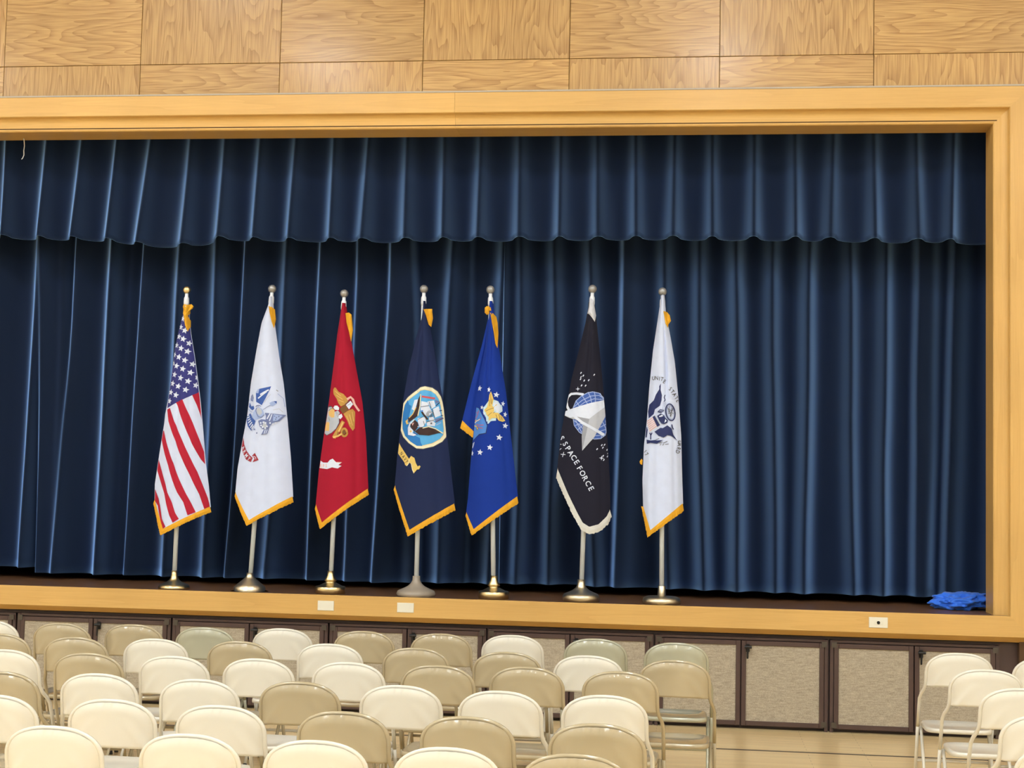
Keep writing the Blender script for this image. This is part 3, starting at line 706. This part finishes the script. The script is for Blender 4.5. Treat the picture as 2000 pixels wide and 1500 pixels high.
# ---- 1 stars and stripes
e, base, b0, co = start(1, 'flag of white stars on blue and red-and-white stripes with gold fringe, leftmost on stage', 'stars_and_stripes_flag')
cl = Cloth(base, b0, co, [(357,598),(356.7,607),(349,637),(340,675),(334,723),(327,775),(320,810),(318.6,825),(309,885),(300,946)], [(369,598),(368,623),(371.5,654),(378.4,696),(384.5,741),(389.7,784),(394,833),(400,908),(405,946)],
   [(299.5,976),(321.5,1034),(409,990)], folds=[(-.25,.10,.012,.1,1.1),(.45,.12,.010,.3,1.5)])
c_ = cl.mesh('flag_cloth', F_WHITE, e)
A1 = Art(cl, (290,550), 5.769)
A1.raw([(357,603),(368,612),(371.5,654),(378.4,696),(384.5,741),(388.5,766),(360,781),(325.5,797),(327,775),(334,723),(340,675),(349,637)], F_CANTON).build('canton', c_, 0)
R2 = lambda l: [(290+x/5.769, 790+y/5.769) for x, y in l]; R1 = lambda l: [(290+x/5.769, 550+y/5.769) for x, y in l]
st = Art(cl)
st.raw(R1([(500,1280),(562,1245),(578,1380)]) + R2([(602,230),(575,110),(545,10)]), F_RED)
st.raw(R1([(325,1365),(400,1330)]) + R2([(430,20),(510,210),(575,400),(625,560),(640,690),(590,620),(500,440),(400,180),(335,0)]), F_RED)
st.raw(R2([(205,55),(245,40),(310,200),(400,400),(480,590),(560,760),(610,900),(660,1050),(682,1155),(630,1175),(580,1010),(510,860),(430,680),(370,540),(300,360),(230,190)]), F_RED)
st.raw(R2([(150,300),(165,290),(210,430),(290,640),(370,840),(450,1010),(500,1110),(548,1210),(465,1245),(420,1100),(350,990),(290,860),(240,690),(190,560),(135,390)]), F_RED)
st.raw(R2([(95,630),(105,620),(160,760),(210,900),(235,990),(290,1110),(330,1220),(372,1287),(300,1330),(260,1250),(225,1130),(195,1000),(140,860),(80,720)]), F_RED)
st.raw(R2([(55,960),(70,960),(120,1060),(145,1150),(170,1290),(215,1375),(180,1405),(135,1250),(110,1140),(50,1070)]), F_RED)
st.build('stripes', c_, 0)
S_ = Art(cl, (290,550), 5.769)
for x, y, sx in [(395,420,.7),(370,515,.85),(418,555,.9),(345,620,1),(402,650,1),(460,697,.8),(318,718,.9),(378,755,1),(448,790,1),(293,823,.6),(352,853,1),(422,890,1),(497,932,.9),(280,920,.45),(324,952,1),(400,987,1),(480,1028,1),(297,1048,1),(375,1088,1),(458,1125,1),(530,1170,.75),(273,1148,.95),(348,1182,1),(434,1222,1),(250,1247,.95),(320,1280,1),(235,1345,.8),(534,1080,.35)]:
    S_.star((x,y), 38, 'white', rot=.25, sx=sx, inner=.45)
S_.build('stars', c_, 2)
cl.fringe([(297.5,985),(316,1046),(410,1000)], F_GOLD, c_, 1)
slab(cl, [(355,598),(359,594),(366,596),(372,594),(375.5,598),(373,603),(369,604),(369,612),(366,618),(370,626),(370,638),(367,648),(363,636),(361,622),(357,612),(357,604)], F_GOLD, c_, off=.004)
stand(e, B_ROUND, BRASS, (cl.P(363,566)), BRASS, FERRULE, ball_r=.034)
# ---- 2 white flag, blue emblem
e, base, b0, co = start(2, 'white flag with blue war-trophy emblem, ARMY ribbon and gold fringe, second from left', 'army_flag')
cl = Cloth(base, b0, co, [(525,580),(526,585),(509,630),(498.5,685.6),(488,748),(481,810),(472.4,855.5),(462,914.5)], [(532,580),(532,585),(535,630),(543.5,696),(552,748),(559,814),(566,893.7)],
   [(457.5,962),(489,1017),(570.3,970)], folds=[(.30,.16,.012,.25,1.5),(-.45,.14,.008,.35,1.5)])
c_ = cl.mesh('flag_cloth', F_WHITE, e)
a = Art(cl, (450,720), 7.5)
a.poly([(385,365),(440,300),(520,285),(610,262),(540,430),(480,540),(430,510),(390,490)], 'blue').poly([(380,360),(415,305),(440,300),(425,365)], 'paleblue')
a.poly([(450,375),(575,305),(580,325),(460,395)], 'white').poly([(413,432),(540,345),(560,345),(428,447)], 'white')
a.stroke([(350,360),(368,480),(372,560)], 16, 'white').poly([(300,400),(330,375),(350,430),(335,485),(300,470)], 'slate').poly([(262,560),(285,500),(310,555),(350,545),(362,590),(330,612),(300,592)], 'blue')
a.stroke([(262,470),(285,430),(300,470)], 12, 'paleblue').stroke([(250,540),(275,500)], 12, 'paleblue').stroke([(318,395),(340,470)], 8, 'paleblue').stroke([(255,590),(300,630),(330,640)], 10, 'paleblue')
a.poly([(330,690),(345,640),(385,585),(430,555),(500,610),(525,680),(480,720),(430,745),(370,752)], 'paleblue').poly([(395,600),(430,565),(470,600),(490,650),(450,690),(410,660)], 'lightgrey')
a.stroke([(385,560),(400,545),(440,540),(470,555)], 12, 'slate').stroke([(400,575),(385,620),(405,670),(430,710),(480,715),(520,680)], 11, 'slate')
a.poly([(225,690),(300,655),(330,720),(385,770),(360,830),(320,912),(255,845),(230,765)], 'blue')
for p, q in [((240,690),(275,680)),((240,722),(285,705)),((248,757),(298,735)),((262,795),(312,760)),((282,835),(330,785)),((305,868),(345,815)),((326,890),(355,840))]: a.stroke([p, q], 16, 'white')
a.poly([(530,652),(810,680),(730,772),(650,795),(600,835),(585,880),(500,890),(455,850),(428,768),(480,745),(540,752),(545,700)], 'slate')
a.stroke([(600,660),(560,740)], 16, 'white').stroke([(628,668),(590,770)], 14, 'white').poly([(650,672),(770,690),(700,765),(640,770)], 'paleblue').poly([(520,770),(560,830),(540,870),(490,850)], 'lightgrey')
for c in [(470,800),(475,835),(500,860),(535,875),(560,850),(540,800),(510,790),(600,800),(640,815),(680,800)]: a.disc(c, 13, 'white')
for c in [(665,700),(690,720),(720,705),(680,745)]: a.disc(c, 9, 'slate')
a.stroke([(505,605),(560,565),(640,515)], 7, 'slate').poly([(588,505),(640,480),(692,480),(688,520),(640,552),(605,548)], 'paleblue').poly([(650,480),(692,480),(690,520)], 'blue')
a.poly([(515,900),(588,882),(560,960),(478,972)], 'slate').stroke([(540,895),(520,960)], 10, 'white').stroke([(565,895),(545,955)], 8, 'white').disc((370,890), 11, 'slate').disc((405,945), 12, 'slate')
a.stroke([(680,315),(705,335)], 12, 'grey').stroke([(520,500),(560,430),(605,380)], 6, 'lightgrey').stroke([(640,610),(720,590),(770,640)], 7, 'lightgrey').stroke([(700,370),(770,440),(790,560)], 9, 'paleblue')
a.build('emblem', c_)
a = Art(cl, (450,720), 7.5)
a.poly([(150,1060),(178,1010),(200,1110),(240,1195),(300,1270),(345,1308),(318,1370),(240,1332),(180,1232),(150,1140)], 'maroon').poly([(335,1275),(380,1235),(442,1340),(345,1372),(378,1318)], 'maroon').stroke([(355,1283),(395,1300),(400,1330)], 9, 'white')
a.text([('A',182,1160,-48),('R',208,1218,-55),('M',245,1273,-50),('Y',288,1318,-42)], 58, -50, 'white', .75)
a.build('ribbon', c_, 4)
cl.fringe([(456.5,970),(485,1027),(571,981)], F_GOLD, c_, 2)
slab(cl, [(526,598),(531,600),(535,604),(537,623),(534.5,641),(531,628),(528,612)], F_GOLD, c_)
stand(e, B_BELL[:1] + [(.128,0),(.132,.03),(.105,.055),(.07,.085),(.045,.105),(.030,.125),(.028,.150)], BRUSHED, cl.P(530,564), SILVER, FERRULE)
# ---- 3 red flag, gold emblem
e, base, b0, co = start(3, 'crimson flag with golden eagle, globe and anchor and gold fringe, third from left', 'marine_flag')
cl = Cloth(base, b0, co, [(667,592),(666,597),(657,654),(650,713),(640,790),(629.5,859),(621,921)], [(675,592),(675,597),(685,668),(695,724),(706,783),(713,852)],
   [(615,986),(630,1022),(717.5,955)], folds=[(-.1,.22,.016,.08,.9),(.62,.12,.018,.45,1.5)])
c_ = cl.mesh('flag_cloth', F_CRIMSON, e)
a = Art(cl, (610,730), 7.5)
a.poly([(165,880),(215,480),(250,465),(290,480),(350,560),(410,640),(415,720),(370,810),(300,870),(210,907)], 'charcoal').poly([(172,870),(220,490),(285,488),(345,565),(402,645),(404,718),(362,805),(296,862),(212,897)], 'lightgrey')
a.poly([(230,560),(300,500),(340,540),(335,640),(290,645),(240,610)], 'palegold').poly([(182,725),(220,700),(255,722),(250,842),(175,832)], 'palegold').stroke([(235,540),(275,510),(325,515)], 8, 'charcoal').stroke([(240,640),(255,690)], 14, 'grey')
a.poly([(318,500),(340,470),(380,470),(408,500),(402,535),(345,530)], 'white').poly([(395,615),(440,588),(458,630),(425,667),(398,650)], 'white').poly([(345,560),(390,540),(420,580),(380,630),(345,600)], 'lightgrey').stroke([(350,570),(400,600)], 7, 'grey').stroke([(370,545),(375,620)], 6, 'grey')
a.poly([(310,235),(330,203),(355,208),(400,270),(470,300),(545,380),(525,440),(430,482),(398,440),(372,370),(318,300)], 'gold').poly([(470,590),(540,545),(600,518),(632,560),(627,800),(605,838),(560,770),(528,685)], 'gold')
for p in [((340,250),(430,330)),((370,320),(460,380)),((400,390),(480,420)),((560,600),(600,760)),((520,620),(570,740)),((595,560),(615,700))]: a.stroke(list(p), 8, 'palegold')
a.poly([(408,515),(500,448),(548,540),(462,588)], 'brown').poly([(510,462),(575,400),(608,450),(555,527)], 'white').stroke([(530,470),(580,440)], 7, 'grey').stroke([(500,450),(560,400)], 9, 'charcoal')
a.stroke([(528,380),(575,345),(605,380),(625,450),(660,505),(690,548)], 34, 'pink', .8)
a.stroke([(470,700),(420,790),(360,890),(330,940)], 56, 'gold').stroke([(465,715),(400,850)], 20, 'palegold').ring((488,862), 42, 55, 30, 'gold').disc((488,860), 26, 'brown', 32).stroke([(320,935),(390,915),(450,880)], 26, 'palegold').stroke([(400,850),(385,900)], 10, 'brown')
a.build('emblem', c_)
a = Art(cl, (610,730), 7.5)
a.poly([(100,1265),(160,1300),(235,1303),(275,1262),(318,1245),(370,1298),(456,1298),(400,1338),(452,1350),(392,1388),(310,1372),(230,1397),(80,1378)], 'white').stroke([(370,1298),(450,1300)], 10, 'pink')
a.text([('R',122,1350,0),('P',168,1350,0),('S',214,1345,0)], 52, 0, 'pink', .8)
a.build('ribbon', c_, 4)
cl.fringe([(613.5,995),(626,1034),(718.5,966)], F_GOLD, c_, 3)
slab(cl, [(675,612),(680,610),(685,614),(686,624),(687.5,644),(684.5,667),(681,648),(677,630)], F_GOLD, c_)
stand(e, B_STEP, BRASS, cl.P(671,573), SILVER, FERRULE)
# ---- 4 dark navy flag with round seal
e, base, b0, co = start(4, 'dark navy flag with sky-blue ship and eagle seal, NAVY ribbon, middle of the seven', 'navy_flag')
cl = Cloth(base, b0, co, [(826,588),(825,600),(822,620),(808,672),(796,724),(787,776),(780,845),(775,887)], [(831,588),(832,600),(839,637),(848,689),(858,748),(867,800),(872,852),(879,914.5)],
   [(769.5,949),(802,1036),(887,984)], folds=[(-.28,.16,.028,.06,.55),(.55,.14,.012,.2,1.5)])
c_ = cl.mesh('flag_cloth', F_NAVYBLUE, e)
a = Art(cl, (765,740), 7.5)
ring = [(500,115),(600,135),(670,185),(715,260),(750,380),(775,560),(797,760),(790,850),(740,920),(620,990),(480,1025),(380,1020),(260,940),(170,850),(120,740),(113,600),(125,480),(160,360),(240,270),(350,190),(430,130)]
def inset(pl, k): return [(455+(x-455)*k, 575+(y-575)*k) for x, y in pl]
a.poly(inset(ring, 1.02), 'charcoal').poly(ring, 'cream').poly(inset(ring, .905), 'yellow').poly(inset(ring, .89), 'sky')
a.poly([(238,310),(262,380),(300,400),(260,560),(290,800),(390,850),(430,870),(440,930),(468,985),(385,983),(285,918),(200,835),(160,735),(150,600),(165,490),(190,380)], 'sea')
for p in [[(345,312),(400,300),(345,470),(305,445)], [(450,330),(540,350),(560,400),(440,410)], [(535,335),(625,318),(652,405),(595,440),(565,390)], [(612,445),(690,402),(722,535),(640,572)], [(440,420),(560,402),(605,500),(545,560),(440,490)], [(395,580),(505,560),(520,640),(480,700),(430,720),(400,640)], [(530,640),(600,610),(650,650),(640,695),(530,690)], [(560,560),(620,560),(640,620),(560,610)]]: a.poly(p, 'white')
for p in [[(440,415),(560,395)],[(560,340),(590,430)],[(600,440),(640,570)],[(470,520),(540,600)],[(520,640),(640,600)],[(480,620),(500,690)],[(400,600),(470,560)]]: a.stroke(p, 8, 'charcoal')
a.stroke([(455,262),(540,275),(640,290)], 28, 'red').poly([(640,310),(710,330),(650,370)], 'slate').stroke([(650,400),(705,345)], 12, 'navy').stroke([(700,470),(735,460)], 12, 'navy').poly([(640,590),(740,560),(760,580),(660,650)], 'slate').stroke([(640,640),(755,575)], 8, 'navy').stroke([(660,680),(725,640)], 14, 'paleblue').stroke([(720,540),(750,535)], 10, 'navy')
a.ring((575,520), 44, 44, 6, 'charcoal').ring((575,520), 27, 27, 6, 'charcoal').stroke([(450,475),(480,520),(545,600)], 26, 'darkbrown').stroke([(440,480),(475,470)], 22, 'lightblue').star((592,655), 20, 'charcoal').stroke([(590,560),(590,520)], 8, 'charcoal')
a.poly([(440,225),(428,400),(395,545),(330,595),(265,635),(245,575),(310,530),(372,420),(395,310)], 'darkbrown').stroke([(440,228),(430,400),(398,545)], 14, 'cream').stroke([(265,575),(320,520),(370,420)], 12, 'yellow')
a.poly([(205,620),(245,590),(240,640),(270,650),(225,670)], 'yellow')
a.poly([(280,650),(340,590),(400,645),(412,700),(350,775),(290,712)], 'darkbrown').poly([(245,720),(275,645),(300,640),(275,700),(330,760),(320,800),(390,815),(340,840),(250,822)], 'white').poly([(285,640),(340,590),(355,600),(300,660)], 'cyanwhite').poly([(310,660),(345,640),(320,690)], 'pink').disc((292,770), 16, 'yellow').stroke([(395,705),(440,690),(470,610)], 10, 'white')
a.poly([(355,775),(430,712),(540,706),(640,738),(755,792),(690,797),(560,832),(420,822)], 'darkbrown').stroke([(470,725),(560,702),(650,732),(752,797)], 14, 'cream').stroke([(355,770),(345,800),(400,820)], 14, 'blue')
a.build('emblem', c_)
a = Art(cl, (765,740), 7.5)
a.poly([(85,925),(110,950),(130,985),(272,1180),(262,1240),(232,1278),(205,1262),(195,1225),(85,1090),(70,1040)], 'yellow').poly([(265,1175),(300,1130),(350,1160),(372,1235),(400,1285),(425,1268),(442,1285),(420,1325),(388,1330),(340,1387),(315,1330),(310,1250),(262,1225)], 'yellow').stroke([(272,1180),(260,1240),(232,1275)], 12, 'cream').stroke([(300,1240),(320,1330),(345,1375)], 9, 'cream')
a.text([('N',145,1093,-52),('A',178,1140,-52),('V',206,1178,-52),('Y',233,1212,-52)], 56, -52, 'darkbrown', .62)
a.build('ribbon', c_, 6)
cl.fringe([(767.5,957),(799,1048),(888,996)], F_GOLD, c_, 4)
slab(cl, [(828,604),(835,603),(843,603),(843,609),(844.5,621),(841,638),(837,634),(833,618)], F_GOLD, c_)
stand(e, B_BELL, TAUPE, cl.P(827,564), SILVER, FERRULE)
# ---- 5 royal blue flag with ring of stars
e, base, b0, co = start(5, 'royal blue flag with golden eagle crest ringed by white stars, fifth from left', 'air_force_flag')
cl = Cloth(base, b0, co, [(955,588),(954.6,592),(954,616),(946,679),(935.5,734),(928.6,796.7),(923,852),(918,904),(913,973)], [(962,588),(963,592),(968.5,644),(980.6,724),(987.5,765.5),(996,842),(1003,904)],
   [(909.5,1001),(926,1035),(1010.5,970)], folds=[(-.35,.13,.020,.05,.6),(.15,.10,.016,.05,.45),(.70,.10,.014,.4,1.5)])
c_ = cl.mesh('flag_cloth', F_BLUE, e)
fl2 = Cloth(base, b0, co, [(955,600),(950,625),(939,672),(918,748),(901,817)], [(962,600),(958,640),(950,700),(940,790)], [(900,822),(926,846),(938,850)], depth=(.006,.02), y0=.035, folds=[(0,.2,.012,.1,1.5)])
f_ = fl2.mesh('flag_fold', F_BLUE, e, 16, 30); fl2.fringe([(896.5,835),(922,855),(936,862)], F_GOLD, f_, 15, n=24)
a = Art(cl, (890,730), 7.5)
a.poly([(292,485),(345,500),(445,680),(480,760),(460,880),(352,895),(243,985),(247,700),(265,640)], 'navy').poly([(298,492),(338,505),(436,684),(470,762),(450,868),(348,884),(252,970),(258,700),(278,640)], 'lightblue')
for p in [((300,560),(325,590),(290,650)),((275,690),(330,690),(378,645)),((300,740),(345,755),(420,752)),((320,775),(370,795),(405,800)),((330,540),(335,575))]: a.stroke(list(p), 9, 'red')
a.stroke([(268,720),(310,690),(360,668)], 12, 'cream').stroke([(265,760),(300,770),(330,820)], 18, 'yellow').stroke([(275,690),(300,670)], 10, 'yellow').ring((320,800), 16, 20, 6, 'charcoal')
a.poly([(412,500),(490,405),(530,390),(575,385),(630,405),(650,440),(685,480),(688,550),(640,590),(605,640),(600,690),(540,695),(495,712),(460,700),(455,650),(410,575)], 'cyanwhite').poly([(560,440),(600,400),(650,450),(680,520),(620,580)], 'white').stroke([(480,730),(510,700)], 24, 'cyanwhite')
a.poly([(527,262),(545,310),(566,380),(548,470),(560,490),(500,545),(440,565),(425,530),(470,490),(490,420),(497,370),(505,310)], 'yellow').poly([(440,520),(540,500),(600,470),(570,560),(500,645),(460,600)], 'yellow').poly([(530,600),(560,570),(630,575),(690,630),(728,690),(690,705),(640,690),(610,650),(540,655),(500,690),(490,660)], 'yellow')
for p in [((520,300),(530,440)),((505,380),(510,480)),((545,370),(540,450)),((600,600),(620,660)),((640,600),(660,680)),((670,625),(690,690)),((450,550),(520,520),(590,500)),((480,620),(540,570)),((560,580),(590,560))]: a.stroke(list(p), 6, 'brown')
a.poly([(568,500),(600,465),(632,470),(600,510),(575,540)], 'white').stroke([(590,470),(615,455)], 10, 'yellow')
for x, y, r, sx in [(348,212,46,.95),(497,237,44,.6),(605,312,46,1),(694,440,42,.7),(725,597,44,.65),(727,762,46,.9),(648,935,48,1),(513,1082,46,1),(365,1152,48,1),(238,1165,42,.5),(390,495,34,.8),(425,585,22,.7)]: a.star((x,y), r, 'white', .15, sx, .45)
a.stroke([(240,1080),(250,1020),(270,1000),(262,1040),(240,1090)], 7, 'white')
a.build('emblem', c_)
cl.fringe([(908.5,1008),(922,1047),(1011.5,983)], F_GOLD, c_, 5)
slab(cl, [(958,611),(963,612),(968.5,618),(971,630),(972.5,650),(971.5,680),(968,672),(965,650),(961,628)], F_GOLD, c_)
slab(cl, [(946,600),(950,597),(955,598),(959,601),(960,607),(955,612),(950,614),(946,610)], F_GOLD, c_, seed=5)
stand(e, B_STEP, BRASS, cl.P(957,565), SILVER, FERRULE)
# ---- 6 black flag with delta and globe
e, base, b0, co = start(6, 'black flag with silver delta over blue globe, SPACE FORCE lettering and white fringe', 'space_force_flag')
cl = Cloth(base, b0, co, [(1149,590),(1148.4,599),(1143,630),(1133,672),(1117,734),(1105,793),(1094.7,848.6),(1088,912)], [(1160,590),(1162,599),(1166,637),(1171,685.6),(1177,748),(1183,810),(1188,887),(1191,950)],
   [(1087.5,916),(1110,966),(1128,1002),(1139,1022),(1152,1030),(1170,1025),(1185,1010),(1191.5,996)], folds=[(-.05,.2,.020,.05,.55),(.72,.10,.012,.3,1.5)])
c_ = cl.mesh('flag_cloth', F_BLACK, e)
a = Art(cl, (1080,710), 5.767)
gl = [(450,318),(520,330),(575,385),(590,440),(605,640),(610,740),(590,810),(540,850),(470,857),(400,835),(300,780),(240,700),(222,600),(225,500),(260,420),(330,360),(390,330)]
a.poly(gl, 'paleblue').poly([(430+(x-430)*.965, 590+(y-590)*.965) for x, y in gl], 'globe')
for p in [[(240,490),(330,420),(430,370),(520,360),(580,400)],[(280,500),(360,440),(470,400),(590,410)],[(330,360),(370,420),(400,470)],[(400,325),(430,390),(440,450)],[(470,320),(480,380),(480,440)],[(530,335),(560,390),(570,420)],[(260,420),(300,480)],[(235,640),(300,690),(345,740)],[(255,700),(310,680),(350,690)],[(280,750),(320,720),(345,690)],[(260,640),(330,780)],[(530,720),(600,680)],[(510,770),(600,740)],[(480,815),(590,800)],[(560,660),(590,720),(600,770)],[(520,760),(550,800),(545,845)],[(590,640),(600,680)]]: a.stroke(p, 9, 'paleblue')
a.poly([(592,408),(592,485),(415,627),(255,597),(185,612),(112,575),(112,550),(130,538),(180,520),(400,455)], 'white').poly([(592,482),(588,600),(470,832),(335,985),(372,800),(415,625)], 'lightgrey').poly([(255,597),(415,627),(378,800),(335,985),(330,820),(345,690)], 'grey').poly([(120,570),(185,612),(255,597),(330,660),(290,640),(225,625)], 'lightgrey')
a.stroke([(350,352),(270,340),(205,342),(165,375),(150,430),(158,480),(185,530),(250,600),(330,665),(420,715),(500,760),(575,805)], 26, 'white', 1.25)
for x, y in [(318,108),(345,140),(318,155),(313,178),(355,195),(405,190),(467,130),(325,250),(370,252),(550,920),(580,915),(562,948),(500,965),(608,970),(618,1010),(565,1040),(572,1085),(612,1045)]: a.poly([(x-9,y+4),(x+4,y-13),(x+11,y-4),(x-3,y+13)], 'white')
a.star((283,288), 26, 'white', 0, 1, .3, 4).star((548,1065), 28, 'white', .1, 1, .3, 4)
a.build('emblem', c_)
a = Art(cl, (1080,710), 5.767)
a.text([('S',98,838,-66),('S',140,905,-58),('P',174,958,-57),('A',206,1010,-57),('C',240,1060,-57),('E',274,1113,-57),('F',308,1180,-58),('O',340,1237,-60),('R',370,1295,-62),('C',402,1350,-62),('E',436,1408,-62)], 62, -58, 'white', .95)
a.text([('X',115,1025,-55),('I',75,968,-55),('X',66,908,-55)], 44, -55, 'white')
a.build('lettering', c_, 4)
cl.fringe([(1085.5,934),(1105,975),(1122,1010),(1136,1034),(1153,1044),(1174,1037),(1188,1023),(1194,1008)], F_CREAMFR, c_, 6)
slab(cl, [(1152,583),(1160,584),(1161,598),(1164,616),(1162,629),(1156,620),(1151,614),(1147,612),(1150,600)], F_OFFWHITE, c_, name='sleeve')
stand(e, [(.146,0),(.150,.040),(.138,.058),(.105,.072),(.070,.088),(.045,.108),(.034,.130),(.030,.175)], BRUSHED, cl.P(1157,564), SILVER, FERRULE)
# ---- 7 white flag with dark blue eagle
e, base, b0, co = start(7, 'white flag with dark blue eagle, striped shield and gold fringe, rightmost on stage', 'coast_guard_flag')
cl = Cloth(base, b0, co, [(1291,576),(1290.6,581.6),(1285,620),(1275,685.6),(1268,755),(1263,824),(1257.6,869),(1254.5,939)], [(1298,576),(1298.6,581.6),(1301,613),(1309.7,658),(1318,706),(1325,776),(1330.5,852),(1332,921)],
   [(1256,990),(1270,1037),(1334,984)], folds=[(.25,.12,.030,.06,.6),(-.5,.14,.010,.3,1.5),(.62,.10,.012,.55,1.5)])
c_ = cl.mesh('flag_cloth', F_WHITE, e)
a = Art(cl, (1245,710), 7.5)
a.poly([(345,298),(322,335),(322,380),(270,460),(240,540),(175,600),(153,700),(165,802),(240,742),(258,672),(332,622),(355,545),(362,470),(342,390)], 'navy')
a.poly([(120,838),(235,765),(262,752),(348,905),(182,1018)], 'white').poly([(128,842),(225,785),(292,930),(182,1008)], 'white')
for i in range(6):
    t0 = (i+.1)/6.0; t1 = (i+.6)/6.0
    f = lambda t: ((128+(182-128)*t, 842+(1008-842)*t), (225+(292-225)*t, 785+(930-785)*t))
    (p, q), (r_, s_) = f(t0), f(t1); a.poly([p, q, s_, r_], 'pink')
a.poly([(222,785),(255,763),(338,905),(292,930)], 'navy').stroke([(255,760),(338,905)], 9, 'lightgrey')
a.poly([(117,915),(140,935),(150,972),(135,1082),(113,1082)], 'navy')
a.poly([(290,770),(340,738),(392,760),(412,800),(448,830),(442,872),(390,892),(358,885),(325,845)], 'navy').poly([(320,775),(360,755),(385,770),(350,785),(320,787)], 'white').poly([(412,815),(430,845),(398,872)], 'white')
a.stroke([(300,712),(335,680),(392,690),(380,705),(335,705),(300,712),(360,725)], 12, 'navy').stroke([(408,462),(395,500),(408,540),(392,560)], 14, 'navy').stroke([(385,560),(378,640),(370,690)], 4, 'slate').stroke([(405,560),(398,640)], 4, 'slate')
a.ring((485,718), 66, 122, 17, 'navy', -.16).ring((485,718), 52, 104, 4, 'slate', -.16)
for p in [[(440,640),(500,760)],[(470,630),(460,740)],[(505,660),(490,790)],[(450,700),(520,690)],[(460,740),(500,720),(530,740)],[(440,670),(490,680)],[(480,780),(520,660)]]: a.stroke(p, 8, 'charcoal')
a.poly([(250,1000),(340,945),(375,950),(440,908),(500,952),(530,1050),(587,1132),(500,1062),(440,1052),(390,1088),(310,1062)], 'navy').stroke([(505,895),(515,940),(530,968)], 16, 'navy').stroke([(440,905),(510,950),(545,1040)], 5, 'white')
a.stroke([(180,1015),(195,1050),(195,1115)], 16, 'navy').stroke([(215,1015),(198,1050)], 16, 'navy')
a.poly([(133,1115),(200,1128),(260,1122),(290,1130),(385,1122),(330,1150),(290,1178),(190,1162),(138,1175)], 'navy')
for p in [((320,1170),(370,1150)),((330,1200),(350,1180)),((380,1170),(440,1140)),((370,1200),(390,1185)),((410,1190),(460,1180)),((270,1120),(320,1100))]: a.stroke(list(p), 8, 'charcoal')
a.build('emblem', c_)
a = Art(cl, (1245,710), 7.5)
a.text([('U',235,215,4),('N',282,215,-4),('I',325,225,-10),('T',362,232,-16),('E',398,268,-28),('S',485,374,-42),('T',514,414,-48),('A',545,455,-52),('T',574,502,-56),('E',596,545,-60),('U',622,1150,-100),('A',616,1190,-100),('R',604,1248,-105),('D',590,1295,-108),('1',112,1288,-50),('7',135,1330,-50)], 58, 0, 'charcoal', .8)
a.build('lettering', c_, 4)
cl.fringe([(1252,989),(1265,1050),(1335.5,998)], F_GOLD, c_, 7)
slab(cl, [(1296,608),(1303,609),(1308,615),(1310.5,626),(1306,632),(1304.5,640),(1300,632),(1298,620)], F_GOLD, c_)
slab(cl, [(1253,896),(1255,899),(1254,908),(1250,906),(1249,901)], F_GOLD, c_, seed=8, th=.006)
stand(e, B_FLAT, BRUSHED, cl.P(1294,569), SILVER, FERRULE)
